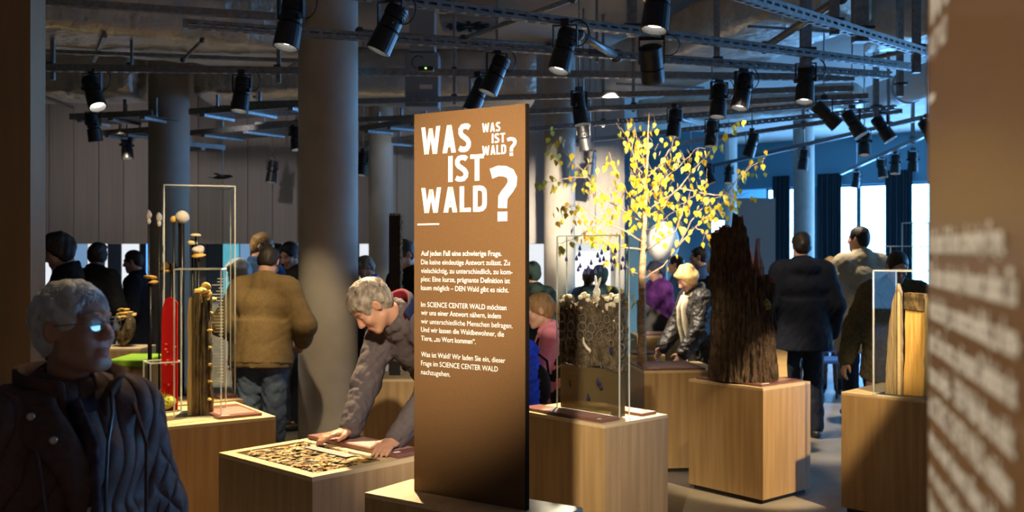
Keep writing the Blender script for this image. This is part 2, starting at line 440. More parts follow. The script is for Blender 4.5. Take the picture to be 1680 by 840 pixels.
# ================================================================== CEILING SERVICES
def channel(p0, p1, lab, z=3.0, w=0.045, h=0.05, posts=(), slots=True, name='strut_channel'):
    """slotted steel rail between two pixels on the level z, with hanger posts up to the slab"""
    a = pz(p0[0], p0[1], z); b = pz(p1[0], p1[1], z)
    L = (b-a).length
    M = frame((a.x, a.y, 0), (b-a))
    t = thing(name, lab, 'rail', (a.x, a.y, z), 0)
    Ml = Matrix.Translation(-Vector((a.x, a.y, z))) @ M
    mb = MB(Ml)
    th = 0.004
    mb.box((0, -w/2, z+h-th), (L, w/2, z+h))
    for s in (-1, 1):
        y0, y1 = (s*w/2-th/2, s*w/2+th/2)
        if slots:
            mb.box((0, y0, z), (L, y1, z+h*0.36)); mb.box((0, y0, z+h*0.64), (L, y1, z+h))
            q = 0.0
            while q < L:
                mb.box((q, y0, z+h*0.36), (min(q+0.03, L), y1, z+h*0.64)); q += 0.085
        else:
            mb.box((0, y0, z), (L, y1, z+h))
    # lipped bottom with open slots
    mb.box((0, -w/2, z), (L, -w/2+0.013, z+th)); mb.box((0, w/2-0.013, z), (L, w/2, z+th))
    q = 0.0
    while q < L:
        mb.box((q, -w/2+0.013, z), (min(q+0.03, L), w/2-0.013, z+th)); q += 0.085
    mb.obj('channel_body', M_galv, t)
    for p in posts:
        px, pw_, lo = p if isinstance(p, tuple) else (p, 0.03, 0.06)
        k = (px-840)/F
        dx, dy = (b-a).x, (b-a).y
        tt = (k*a.y-a.x)/(dx-k*dy)
        c = a+(b-a)*tt
        pb = MB(Matrix.Translation(-Vector((a.x, a.y, z))))
        c2 = c + Vector((0, 0.05, 0))
        pb.box((c2.x-pw_/2, c2.y-pw_/2, z-lo), (c2.x+pw_/2, c2.y+pw_/2, CEIL-0.002))
        pb.box((c2.x-pw_, c2.y-pw_, CEIL-0.012), (c2.x+pw_, c2.y+pw_, CEIL-0.002))
        pb.obj('hanger_post', M_galv, t)
        MB(Matrix.Translation(-Vector((a.x, a.y, z)))).box((c2.x-pw_*0.9, c2.y-0.06, z+h), (c2.x+pw_*0.9, c2.y+pw_/2+0.004, z+h+0.02)).obj('clamp', M_darksteel, t)
    return t
channel((-90, 115), (1400, 133), 'long ceiling rail level above the visitors, crossing behind the big pillar', posts=[82, (212, 0.02, 0.0), 455, (745, 0.022, 0.12), (815, 0.02, 0.05)], slots=False, w=0.055, h=0.055)
channel((300, 46), (1460, 129), 'slotted ceiling rail carrying the lamp just over the title panel', posts=[(1178, 0.04, 0.0), (980, 0.02, 0.02)], w=0.05, h=0.055)
channel((480, -14), (1497, 116), 'slotted ceiling rail with the lamp tilted towards the big pillar', posts=[(722, 0.07, 0.0), (1038, 0.06, 0.0), (1325, 0.07, 0.06)], w=0.05, h=0.055)
channel((1190, -6), (1550, 103), 'topmost slotted ceiling rail running down to the edge of the near text panel', posts=[(1415, 0.09, 0.02), (1373, 0.05, 0.02), (1508, 0.05, 0.12)], w=0.055, h=0.06)
channel((380, 176), (1400, 150), 'ceiling rail crossing just above the top edge of the title panel', posts=[(745, 0.03, 0.02), (1480, 0.05, 0.05)], slots=False)
channel((420, 208), (1425, 162), 'ceiling rail passing behind the top of the title panel', posts=[(1040, 0.03, 0.02)], slots=False)
channel((860, 216), (1425, 169), 'blue-lit ceiling rail just above the birch top', posts=[(990, 0.03, 0.02)])
channel((860, 244), (1470, 180), 'blue-lit ceiling rail with the lamp straight above the bark trunk', posts=[(1440, 0.05, 0.05)])
channel((950, 262), (1478, 186), 'low far ceiling rail seen through the birch crown', posts=[(1320, 0.03, 0.02)], slots=False)
channel((1110, 288), (1545, 190), 'far pale ceiling rail sloping down behind the birch to the trunk', posts=[(1460, 0.03, 0.02)], slots=False)
channel((1380, 287), (1560, 206), 'far shiny ceiling rail over the window curtains', posts=[(1500, 0.04, 0.02)], slots=False)
channel((-60, 0), (500, 36), 'ceiling pipe rail running under the foil duct above the grey-haired woman', z=3.28, slots=False, posts=[(30, 0.02, 0)])
channel((-60, 82), (500, 103), 'thin ceiling rail under the foil duct behind the long level rail', z=3.2, slots=False, w=0.04, h=0.03)

def rod(p0, p1, r, lab, m=None, name='brace_rod'):
    a, b = Vector(p0), Vector(p1)
    t = thing(name, lab, 'rod', a)
    MB(Matrix.Translation(-a)).tube([a, b], r, 10).obj('rod', m or M_galv, t, True)
    for p in (a, b): MB(Matrix.Translation(-a)).ellipsoid(p, (r*1.7, r*1.7, r*1.7), 8, 6).obj('end_joint', M_darksteel, t)
rod(pt(590, 52, 7.4), pt(900, 76, 8.0), 0.022, 'thin steel pipe under the slab between lamp and far pillar')
rod(pt(760, 64, 7.4), pt(940, -2, 7.0), 0.020, 'slanting brace rod above the title panel')
rod(pt(948, 55, 6.9), pt(1012, 92, 7.4), 0.030, 'short slanting brace above the far pillar')
rod(pt(300, 98, 8.2), pt(332, 66, 7.9), 0.014, 'small slanting strut at the foil duct above the acrylic case')
rod(pt(1255, 78, 7.4), pt(1380, -4, 6.6), 0.028, 'slanting perforated brace between the two upper rails')
rod(pt(1420, 98, 8.4), pt(1540, 72, 8.2), 0.02, 'thin cross bar below the topmost rail')

# ducts in crinkled foil
def duct(a, b, depth, height, lab, m=None, side=1):
    """box duct whose near lower edge runs a -> b"""
    a, b = Vector(a), Vector(b); L = (b-a).length
    t = thing('foil_duct', lab, 'duct', a)
    M = Matrix.Translation(-Vector((a.x, a.y, a.z))) @ frame((a.x, a.y, a.z), b-a)
    bm = bmesh.new()
    n = max(2, int(L/0.12)); prof = []
    r = 0.07
    pr = [(0, r), (r*0.3, r*0.3), (r, 0), (depth*0.25, -0.012), (depth*0.5, -0.02), (depth*0.75, -0.012), (depth-r, 0), (depth-r*0.3, r*0.3), (depth, r), (depth, height*0.5), (depth, height-r), (depth-r, height), (depth/2, height+0.01), (r, height), (0, height-r), (-0.012, height*0.5)]
    rows = []
    rr = random.Random(int(L*1000))
    for i in range(n+1):
        row = []
        for (y, z) in pr:
            j = 0.012
            row.append(bm.verts.new(M @ Vector((L*i/n, side*(y+rr.uniform(-j, j)), z+rr.uniform(-j, j)))))
        rows.append(row)
    k = len(pr)
    for i in range(n):
        for q in range(k):
            bm.faces.new((rows[i][q], rows[i+1][q], rows[i+1][(q+1) % k], rows[i][(q+1) % k]))
    bm.faces.new(rows[0]); bm.faces.new(rows[-1][::-1])
    bmesh.ops.recalc_face_normals(bm, faces=bm.faces[:])
    me = bpy.data.meshes.new('foil_jacket'); bm.to_mesh(me); bm.free()
    me.polygons.foreach_set('use_smooth', [True]*len(me.polygons))
    link('foil_jacket', me, m or M_foil, t)
    q = 0.6
    while q < L:
        MB(M).box((q, -0.03*side if side > 0 else 0.03, -0.045), (q+0.03, side*(depth+0.02), -0.022)).obj('strap', M_galv, t); q += 1.6
    return t
a = pz(0, 38, 3.27); b = pz(490, 82, 3.27); d = (b-a).normalized()
duct(a-d*1.5, b+d*0.4, 1.1, 0.6, 'wide crinkled foil duct over the grey-haired woman')
a = pz(-40, 150, 3.2); b = pz(215, 152, 3.2)
duct(a, b, 0.9, 0.5, 'short foil duct between the brown wall and the rear pillar')
a = pz(318, 153, 3.2); b = pz(880, 158, 3.2)
duct(a, b, 0.9, 0.5, 'long foil duct crossing behind the big pillar under the slab')
a = pz(985, 146, 3.62); b = pz(1250, 30, 3.62)
duct(a, b, 1.1, 0.5, 'broad foil duct sloping overhead to the right of the far pillar')
a = pz(1425, 62, 3.55); b = pz(1640, 50, 3.55)
duct(a, b, 0.8, 0.5, 'foil duct with blue reflections at the edge of the near text panel')
a = pz(1045, 197, 3.3); b = pz(1400, 172, 3.3)
duct(a, b, 0.6, 0.28, 'far blue-lit foil duct behind the birch crown')
wpipe = thing('round_pipe', 'fat white pipe under the ceiling next to the near text panel', 'pipe', pt(1445, 158, 13.5))
pa, pb = pt(1415, 170, 14.5), pt(1600, 102, 10.5)
MB(Matrix.Translation(-wpipe.location)).tube([pa, pb], 0.2, 24).obj('pipe', M_whitepipe, wpipe, True)
MB(Matrix.Translation(-wpipe.location)).tube([pa.lerp(pb, 0.48), pa.lerp(pb, 0.5)], 0.215, 24).obj('pipe_clamp', M_galv, wpipe, True)

# perforated cable trays
M_tray = mat('perforated_tray', (0.19, 0.19, 0.19), 0.5, 0.7, noise=(60, (1, 1, 1), 1), col2=(0.09, 0.09, 0.09))
def tray(p0, p1, wd, lab, z=2.95, top=3.17):
    a, b = pz(*p0, z), pz(*p1, z); L = (b-a).length
    t = thing('cable_tray', lab, 'tray', a)
    M = Matrix.Translation(-Vector((a.x, a.y, 0))-Vector((0, 0, z))) @ frame((a.x, a.y, 0), b-a)
    mb = MB(M); q = 0
    while q < L:      # rungs leave the slots open
        mb.box((q, 0, z), (min(q+0.035, L), wd, z+0.003)); q += 0.06
    for f_ in (0, 0.33, 0.64, 0.95): mb.box((0, wd*f_, z-0.001), (L, wd*f_+wd*0.05, z+0.004))
    mb.obj('tray_floor', M_tray, t)
    MB(M).box((0, -0.004, z), (L, 0, z+0.06)).obj('tray_side', M_galv, t)
    MB(M).box((0, wd, z), (L, wd+0.004, z+0.06)).obj('tray_side', M_galv, t)
    for s in (0.12, 0.5, 0.88):
        MB(M).box((L*s-0.012, wd/2-0.012, z+0.004), (L*s+0.012, wd/2+0.012, top)).box((L*s-0.03, 0, z-0.03), (L*s+0.03, wd, z-0.004)).obj('tray_hanger', M_galv, t)
tray((114, 196), (250, 190), 0.45, 'short cable tray above the dark-haired visitor')
tray((165, 222), (252, 216), 0.4, 'lower short cable tray beside the rear pillar')
tray((310, 188), (500, 174), 0.45, 'upper perforated cable tray between the two pillars')
tray((312, 222), (500, 206), 0.6, 'middle perforated cable tray between the two pillars')
tray((308, 240), (500, 258), 0.6, 'lowest perforated cable tray between the two pillars')
tray((590, 215), (690, 200), 0.35, 'cable tray seen beside the top corner of the title panel')
tray((590, 240), (690, 228), 0.35, 'lower blue-lit cable tray beside the title panel')

# ceiling vent, router box, ventilation drop
v = pz(770, 43, 4.0)
t = thing('ceiling_vent', 'square ceiling air vent with swirl slots above the title panel', 'vent', v)
MB().box((-0.3, -0.3, 0), (0.3, 0.3, 0.24)).obj('housing', M_slab, t)
for k in range(12):
    M = rotz(k*math.pi/6)
    MB(M).box((0.06, -0.02, -0.012), (0.25, 0.02, -0.002)).obj('vent_slot', M_toe, t)
p = pt(690, 112, 9.2)
t = thing('ventilation_box', 'pale grey ventilation box behind the ceiling rails', 'box', pt(692, 175, 9.6))
MB().box((-0.16, 0, 0), (0.16, 0.3, 0.52), bev=0.01).obj('box_body', mat('vent_grey', (0.30, 0.31, 0.34), 0.6), t)
MB().box((-0.02, -0.008, 0.17), (0.1, -0.001, 0.21)).obj('box_label', M_white, t)
MB().box((-0.12, 0, 0.53), (0.12, 0.28, CEIL-t.location.z-0.003)).obj('box_stem', mat('vent_grey', (0.3, 0.31, 0.34)), t)
t = thing('network_router', 'small black router with green light on the ceiling rail', 'router', pt(699, 117, 7.8))
MB().box((-0.06, -0.04, 0), (0.06, 0.04, 0.035), bev=0.006).obj('router_body', M_black, t)
MB().box((-0.004, -0.046, 0.012), (0.006, -0.04, 0.022)).obj('indicator_light', mat('green_led', (0.1, 0.8, 0.1), emit=((0.25, 1.0, 0.1), 4)), t)
MB().tube([(-0.06+0.05*math.cos(a_), 0, 0.07+0.05*math.sin(a_)) for a_ in np.linspace(-1.8, -5.6, 14)], 0.004, 6).obj('cable', M_black, t, True)

# ---------------------------------------------------------------- spotlights
def lamp_meshes():
    me = {}
    # body axis along -Z, pivot at origin
    me['body'] = MB().lathe([(0.030, 0.085), (0.044, 0.080), (0.046, 0.03), (0.040, 0.026), (0.046, 0.022), (0.046, -0.02), (0.036, -0.026)], 20).mesh('lamp_body')
    me['head'] = MB().lathe([(0.036, -0.026), (0.050, -0.032), (0.053, -0.11), (0.054, -0.128), (0.047, -0.128), (0.042, -0.100)], 20).mesh('lamp_head')
    me['lens'] = MB().lathe([(0.041, -0.098), (0.038, -0.102), (0.02, -0.104)], 20).mesh('lamp_lens')
    f = MB()
    for z in (0.04, 0.052, 0.064): f.lathe([(0.049, z), (0.049, z+0.005)], 20)
    me['fins'] = f.mesh('cooling_fins')
    y = MB()
    for s in (-1, 1): y.box((s*0.055-0.003, -0.012, -0.10), (s*0.055+0.003, 0.012, 0.0))
    y.box((-0.058, -0.012, -0.004), (0.058, 0.012, 0.002)).box((-0.02, -0.02, 0.002), (0.02, 0.02, 0.03))
    me['yoke'] = y.mesh('yoke')
    k = MB()
    k.tube([(-0.066, 0, 0), (0.066, 0, 0)], 0.012, 10)
    me['knob'] = k.mesh('tilt_knob')
    cp_ = [(0.055+0.055*math.cos(a_), 0.012, -0.035+0.062*math.sin(a_)) for a_ in np.linspace(2.2, -2.1, 16)]
    c = MB().tube(cp_, 0.0035, 6)
    me['cable'] = c.mesh('cable', True)
    for n_, m_ in (('body', M_black), ('head', M_black), ('lens', M_lens), ('fins', M_blackfin), ('yoke', M_black), ('knob', M_blackfin), ('cable', M_black)):
        me[n_].materials.append(m_)
        if n_ in ('body', 'head'):
            pass
    return me
LM = lamp_meshes()
LENS_OFF = LM['lens'].copy(); LENS_OFF.materials.clear(); LENS_OFF.materials.append(M_lensoff)
def spotlight(px, py, direc, lab, yaw=0.0, rod_top=None, size=1.0, lit=True, cable=True, z=2.985, hang=False):
    p = pz(px, py, z)
    t = thing('spotlight', lab, 'spotlight', p, yaw, 'spotlights on the ceiling rails')
    t.scale = (1.32*size,)*3; k_ = 1.32*size
    link('yoke', LM['yoke'], None, t)
    if cable: link('cable', LM['cable'], None, t)
    if hang: MB().tube([(0, 0, 0.028), (0, 0, ((rod_top or CEIL)-z-0.004)/k_)], 0.006, 8).obj('drop_rod', M_galv, t, True)
    d = rotz(-yaw) @ Vector((direc[0], direc[1]*0.45, direc[2])).normalized()
    q = d.to_track_quat('-Z', 'Y')
    b = link('lamp_body', LM['body'], None, t); b.location = (0, 0, -0.095); b.rotation_mode = 'QUATERNION'; b.rotation_quaternion = q
    for n_ in ('head', 'lens', 'fins', 'knob'):
        link({'head': 'lamp_head', 'lens': 'lamp_lens', 'fins': 'cooling_fins', 'knob': 'tilt_knob'}[n_], LM['lens'] if (n_ == 'lens' and lit) else (LENS_OFF if n_ == 'lens' else LM[n_]), None, b)
    return t
SL = [
 (478, -8, (-.15, -.35, -1), 'black spotlight at the top edge of the picture beside the big pillar'),
 (641, 3, (-.42, -.1, -.9), 'black spotlight tilted towards the big pillar under the slotted rail'),
 (815, 88, (-.38, -.2, -.9), 'black spotlight just above the top edge of the title panel, in front of its twin'),
 (785, 126, (-.38, -.2, -.9), 'black spotlight lowest at the title panel, half behind its twin'),
 (927, 42, (-.25, -.35, -.95), 'black spotlight in front of the far pillar with leaf shadows'),
 (1080, -44, (-.15, -.3, -1), 'black spotlight at the top edge of the picture above the birch'),
 (152, 121, (.35, -.65, -.8), 'black spotlight pointing at the viewer over the dark-haired visitor'),
 (397, 123, (-.08, -.35, -1), 'black spotlight hanging alone between the two left pillars'),
 (153, 184, (.1, .3, -1), 'dark spotlight under the short cable tray, its lens hidden'),
 (208, 221, (.12, -.3, -1), 'small spotlight in front of the plank wall beside the rear pillar'),
 (447, 262, (-.1, -.3, -1), 'tiny far spotlight just beside the big pillar'),
 (596, 249, (-.1, -.3, -1), 'tiny far spotlight above the slim pillar'),
 (486, 203, (.1, -.3, -1), 'spotlight half hidden by the edge of the big pillar'),
 (950, 150, (.15, -.2, -1), 'black spotlight hanging at the edge of the far pillar over the birch leaves'),
 (957, 203, (.2, .1, -1), 'dark spotlight among the birch leaves beside the far pillar'),
 (968, 246, (-.1, .2, -1), 'dark spotlight lower in the birch leaves, against the pale wall'),
 (1107, 177, (-.12, -.25, -1), 'black spotlight right above the birch top'),
 (1168, 196, (-.1, -.25, -1), 'black spotlight over the birch, in line with the bark trunk edge'),
 (1180, 135, (-.12, -.3, -1), 'black spotlight paired with a higher one over the birch, the lower of the two'),
 (1220, 118, (-.25, -.35, -1), 'black spotlight paired with a lower one over the birch, the higher of the two'),
 (1322, 104, (-.12, -.4, -1), 'large black spotlight with bright lens below the slotted rail end'),
 (1352, 163, (.75, -.2, -.75), 'black spotlight turned sideways towards the window curtains'),
 (1398, 178, (.42, -.55, -.8), 'black spotlight with lens facing the viewer, first of three in a row by the windows'),
 (1446, 187, (.45, -.5, -.8), 'black spotlight with round lens glowing, between two others near the windows'),
 (1418, 214, (-.05, -.4, -1), 'small spotlight straight above the curtain beside the beige-coat man'),
 (1234, 216, (-.3, .1, -1), 'dark spotlight above the top of the bark trunk'),
 (1319, 243, (-.1, .2, -1), 'unlit small spotlight in front of the pale pillar'),
 (1522, 193, (.35, -.5, -.8), 'spotlight at the very edge of the near text panel'),
 (1469, 252, (-.1, -.3, -1), 'small far spotlight over the wide dark curtain'),
 (1446, 260, (.1, -.4, -1), 'small far spotlight with a glowing lens beside the wide dark curtain'),
 (1405, 281, (-.1, .2, -1), 'tiny dark spotlight above the window behind the beige-coat man'),
 (1133, 252, (-.1, -.3, -1), 'small spotlight behind the birch twigs near the trunk fork'),
 (1164, 272, (.3, -.4, -1), 'far spotlight glowing behind the birch twigs, beside another one'),
 (1196, 272, (-.1, -.4, -1), 'far spotlight glowing in front of the far pale pillar'),
 (1498, 247, (0, .2, -1), 'boxy dark spotlight close to the near text panel'),
]
for i, (px, py, d, lab) in enumerate(SL):
    lit = not any(k in lab for k in ('dark spotlight', 'unlit', 'boxy', 'tiny dark'))
    s = spotlight(px, py, d, lab, yaw=random.uniform(-0.5, 0.5), z={10: 2.75, 11: 2.8, 15: 2.8}.get(i, 2.985), rod_top={12: 3.16, 17: 3.58}.get(i), lit=lit, cable=py < 140, hang=i in (8, 9, 10, 11, 12, 13, 14, 15, 17, 21, 22, 24, 25, 26, 30, 31, 27, 32, 33, 34))
# round projector without visible lens
p = pz(1069, 66, 2.985)
t = thing('projector_can', 'big plain black cylinder lamp hanging with its back to the viewer', 'spotlight', p)
MB().box((-0.085, -0.015, -0.16), (-0.079, 0.015, 0)).box((0.079, -0.015, -0.16), (0.085, 0.015, 0)).box((-0.085, -0.015, -0.004), (0.085, 0.015, 0.03)).obj('yoke', M_black, t)
ax = Vector((0.15, 0.45, -0.85)).to_track_quat('-Z', 'Y').to_matrix().to_4x4()
Mc = Matrix.Translation((0, 0, -0.15)) @ ax
autosmooth(MB(Mc).lathe([(0.06, 0.115), (0.077, 0.105), (0.078, -0.03), (0.070, -0.034), (0.078, -0.038), (0.078, -0.13), (0.07, -0.13)], 28).obj('lamp_body', M_black, t))
MB().tube([(0.10+0.09*math.cos(a_), 0.01, -0.03+0.07*math.sin(a_)) for a_ in np.linspace(2.5, -2.2, 18)], 0.004, 6).obj('cable', M_black, t, True)

# ================================================================== EXHIBITS
sc.cycles.transparent_max_bounces = 32
H = 0.733
def ang(deg): return Vector((math.cos(math.radians(deg)), math.sin(math.radians(deg)), 0))
def pedestal(Fx, Fy, deg, a, b, lab, h=H, tray=False):
    """oak pedestal: near corner F, side a along the level direction deg, side b to its left"""
    t = thing('oak_pedestal', lab, 'pedestal', (Fx, Fy, 0), math.radians(deg), 'oak pedestals of the exhibition')
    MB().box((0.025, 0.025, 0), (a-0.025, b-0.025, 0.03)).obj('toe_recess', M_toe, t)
    MB().box((0, 0, 0.03), (a, b, h-0.018), bev=0.0015).obj('body', M_oak, t)
    if not tray:
        MB().box((0, 0, h-0.018), (a, b, h), bev=0.0015).obj('top_panel', M_oaktop, t)
    return t, frame((Fx, Fy, 0), ang(deg))
M_case_base = mat('black_case_base', (0.03, 0.028, 0.026), 0.3)
def case(M, x0, y0, x1, y1, z0, z1, lab, base=True, rim=0.0075):
    """acrylic case in frame M: five panes, polished edges with the caught light painted pale, black base plate"""
    o = M @ Vector((x0, y0, z0))
    t = thing('acrylic_case', lab, 'display case', o)
    Mi = Matrix.Translation(-o) @ M; g = 0.004
    if base: MB(Mi).box((x0+g, y0+g, z0), (x1-g, y1-g, z0+0.006)).obj('base_plate', M_case_base, t)
    for lo, hi in (((x0, y0, z0), (x1, y0+g, z1)), ((x0, y1-g, z0), (x1, y1, z1)), ((x0, y0+g, z0), (x0+g, y1-g, z1)), ((x1-g, y0+g, z0), (x1, y1-g, z1)), ((x0, y0, z1), (x1, y1, z1+g))):
        MB(Mi).box(lo, hi).obj('pane', M_acry, t)
    e = rim
    for (x, y) in ((x0, y0), (x1, y0), (x0, y1), (x1, y1)):
        MB(Mi).box((x-e/2, y-e/2, z0), (x+e/2, y+e/2, z1)).obj('glint_edge', M_acryedge, t)
    zs = (z1, z0+0.002)
    for z in zs:
        for lo, hi in (((x0, y0), (x1, y0)), ((x0, y1), (x1, y1)), ((x0, y0), (x0, y1)), ((x1, y0), (x1, y1))):
            MB(Mi).box((lo[0]-e/2, lo[1]-e/2, z-e/2), (hi[0]+e/2, hi[1]+e/2, z+e/2)).obj('glint_edge', M_acryedge, t)
    return t
def board(M, x0, y0, x1, y1, z, lab, th=0.014, lines=True, along='x'):
    o = M @ Vector((x0, y0, z)); t = thing('info_board', lab, 'info board', o)
    Mi = Matrix.Translation(-o) @ M
    MB(Mi).box((x0, y0, z), (x1, y1, z+th), bev=0.003).obj('board', M_maroon, t)
    w_, d_ = x1-x0, y1-y0
    MB(Mi).box((x0+w_*0.1, y0+d_*0.12, z+th), (x1-w_*0.1, y1-d_*0.25, z+th+0.0008)).obj('printed_field', M_rose, t)
    MB(Mi).box((x0+w_*0.1, y0+d_*0.05, z+th), (x0+w_*0.28, y0+d_*0.08, z+th+0.0008)).obj('printed_line', M_white, t)
    return t

# ---------------------------------------------------------------- text panels
def strip(poly, t):
    """stroke of width t along a polyline -> verts, faces in 2-D"""
    n = len(poly); v = []; f = []
    P = [Vector(p) for p in poly]
    for i, p in enumerate(P):
        d0 = (P[i]-P[i-1]).normalized() if i else (P[1]-P[0]).normalized()
        d1 = (P[i+1]-P[i]).normalized() if i < n-1 else d0
        m = (d0+d1).normalized(); nn = Vector((-m.y, m.x)); k = t/2/max(0.5, nn.dot(Vector((-d0.y, d0.x))))
        v += [p+nn*k, p-nn*k]
    for i in range(n-1): f.append((2*i, 2*i+1, 2*i+3, 2*i+2))
    return v, f
def glyph(ch, t=0.19):
    """heavy condensed sans capitals on a unit height: list of (verts, faces), width"""
    out = []; hw = t*0.54
    def diag(a, b, h=hw): out.append(([Vector((a[0]-h, a[1])), Vector((a[0]+h, a[1])), Vector((b[0]+h, b[1])), Vector((b[0]-h, b[1]))], [(0, 1, 2, 3)]))
    def rect(x0, y0, x1, y1): out.append(([Vector((x0, y0)), Vector((x1, y0)), Vector((x1, y1)), Vector((x0, y1))], [(0, 1, 2, 3)]))
    def line(p): out.append(strip(p, t))
    if ch == 'W':
        h = hw*0.9
        diag((0.25, 0), (0.10, 1), h); diag((0.27, 0), (0.45, 0.94), h*0.9); diag((0.63, 0), (0.45, 0.94), h*0.9); diag((0.65, 0), (0.80, 1), h); wd = 0.90
    elif ch == 'A':
        diag((0.11, 0), (0.31, 1)); diag((0.51, 0), (0.31, 1)); rect(0.19, 0.2, 0.43, 0.36); wd = 0.62
    elif ch == 'S':
        line([(0.50, 0.84), (0.42, 0.90), (0.30, 0.915), (0.18, 0.89), (0.11, 0.80), (0.11, 0.68), (0.17, 0.59), (0.29, 0.51), (0.41, 0.42), (0.47, 0.32), (0.46, 0.20), (0.38, 0.11), (0.27, 0.085), (0.15, 0.095), (0.05, 0.15)]); wd = 0.56
    elif ch == 'I':
        rect(0, 0, t, 1); wd = t
    elif ch == 'T':
        rect(0, 1-t*0.86, 0.56, 1); rect(0.28-t/2, 0, 0.28+t/2, 1); wd = 0.56
    elif ch == 'L':
        rect(0, 0, t, 1); rect(0, 0, 0.48, t*0.86); wd = 0.48
    elif ch == 'D':
        rect(0, 0, t, 1); line([(0.06, 0.91), (0.26, 0.91), (0.38, 0.885), (0.46, 0.81), (0.48, 0.7), (0.48, 0.3), (0.46, 0.19), (0.38, 0.115), (0.26, 0.09), (0.06, 0.09)]); wd = 0.58
    elif ch == '?':
        line([(0.03, 0.875), (0.18, 0.92), (0.32, 0.91), (0.43, 0.86), (0.48, 0.77), (0.47, 0.67), (0.41, 0.58), (0.33, 0.50), (0.28, 0.43), (0.27, 0.24)]); rect(0.27-t*0.53, 0, 0.27+t*0.53, 0.175); wd = 0.57
    return out, wd
def title_word(word, M, s0, s1, z0, z1, parent, m=None, gap=0.09, y=-0.0075):
    """word stretched to the box s0..s1, z0..z1 on the panel face"""
    gs = [glyph(c) for c in word]; tot = sum(g[1] for g in gs)+gap*(len(word)-1)
    x = 0; sx = (s1-s0)/tot; sz = z1-z0
    for ch, (parts, wd) in zip(word, gs):
        mb = MB(M)
        for vv, ff in parts:
            mb.add([(s0+(x+q[0])*sx, y, z0+q[1]*sz) for q in vv], ff)
        mb.obj('letter', m or M_white, parent)
        x += wd+gap
def text_mesh(s, bold=0.0):
    cu = bpy.data.curves.new('txt', 'FONT'); cu.body = s; cu.size = 1.0; cu.offset = bold; cu.resolution_u = 3
    o = bpy.data.objects.new('txt', cu); C.objects.link(o)
    dg = bpy.context.evaluated_depsgraph_get(); dg.update()
    me = bpy.data.meshes.new_from_object(o.evaluated_get(dg))
    bpy.data.objects.remove(o); bpy.data.curves.remove(cu)
    return me
def text_line(s, M, s0, s1, zc, xh, parent, bold=0.012, y=-0.0075, fat=0.0):
    me = text_mesh(s, bold)
    if fat:          # heavier weight: the same line once more, a little to the side
        b = bmesh.new(); b.from_mesh(me); g = [v for v in b.verts]; b.from_mesh(me); b.verts.ensure_lookup_table()
        for v in b.verts[len(g):]: v.co.x += fat
        b.to_mesh(me); b.free()
    n = len(me.vertices); co = np.empty(n*3); me.vertices.foreach_get('co', co); co = co.reshape(-1, 3)
    x0, x1 = co[:, 0].min(), co[:, 0].max()
    k = (s1-s0)/(x1-x0)
    # x-height of the built-in font is about 0.53 of its size
    v = np.stack([s0+(co[:, 0]-x0)*k, np.full(n, y), zc+(co[:, 1]-0.26)*(xh/0.53)], 1)
    R = np.array(M)
    v = v @ R[:3, :3].T + R[:3, 3]
    me.vertices.foreach_set('co', v.ravel()); me.update()
    me.materials.clear(); me.name = 'text_line'
    return link('text_line', me, M_white, parent)
BODY = [('Auf jeden Fall eine schwierige Frage.', 825, 416.4), ('Die keine eindeutige Antwort zulässt. Zu', 838.6, 430.7), ('vielschichtig, zu unterschiedlich, zu kom-', 843, 444.7),
        ('plex: Eine kurze, prägnante Definition ist', 838.6, 458.4), ('kaum möglich – DEN Wald gibt es nicht.', 836.6, 472.6), ('Im SCIENCE CENTER WALD möchten', 833, 500),
        ('wir uns einer Antwort nähern, indem', 824, 513.2), ('wir unterschiedliche Menschen befragen.', 843, 527.4), ('Und wir lassen die Waldbewohner, die', 829, 541.1),
        ('Tiere, „zu Wort kommen“.', 782.7, 555.3), ('Was ist Wald? Wir laden Sie ein, dieser', 831, 581.6), ('Frage im SCIENCE CENTER WALD', 819, 595.9), ('nachzugehen.', 741, 610.4)]
PL = Vector((-0.527, 3.594, 0)); Pd = Vector((0.824, -0.567, 0)); Pn = Vector((0.567, 0.824, 0))
Fp = PL+Pd*0.75
pedestal(Fp.x, Fp.y, math.degrees(math.atan2(Pn.y, Pn.x)), 0.26, 0.75, 'low lit oak plinth carrying the big brown title panel')
PO = PL+Pd*0.131+Pn*0.124
MP = frame((PO.x, PO.y, 0), Pd)
tp = thing('title_panel', 'tall brown text panel with the white title WAS IST WALD', 'text panel', (PO.x, PO.y, H))
MPl = Matrix.Translation(-tp.location) @ MP
PW, PT = 0.481, 2.087
MB(MPl).box((0, -0.006, H), (PW, 0.006, PT), bev=0.0008).obj('panel', M_brown, tp)
MB(MPl).box((PW, -0.0065, H), (PW+0.004, 0.012, PT)).obj('side_edge', M_edge, tp)
def pu(px):
    k = (px-840)/F
    return (k*PO.y-PO.x)/(Pd.x-k*Pd.y)
def pzz(px, py):
    s = pu(px); return EYE-(py-HZ)/F*(PO.y+s*Pd.y)
for word, xa, xb, ya, yb in (('WAS', 693, 774.5, 206, 251.5), ('IST', 737.5, 796, 254.5, 297.5), ('WALD', 693, 801, 306.5, 348.5), ('?', 805.5, 850, 273, 363),
                             ('WAS', 793, 823, 201.5, 216.5), ('IST', 809, 831, 219, 234.5), ('WALD', 793, 832.5, 238.5, 254), ('?', 833.5, 849.5, 225.5, 256)):
    xm = (xa+xb)/2
    title_word(word, MPl, pu(xa), pu(xb), pzz(xm, yb), pzz(xm, ya), tp)
s0 = pu(687); MB(MPl).box((s0, -0.0075, pzz(700, 369.4)), (pu(722.5), -0.007, pzz(700, 366.8))).obj('rule', M_white, tp)
for s, xr, yc in BODY:
    text_line(s, MPl, pu(693), pu(xr), pzz(693, yc), 0.0135, tp, bold=0.012 if yc < 420 else (0.0 if 'M' in s else 0.007))
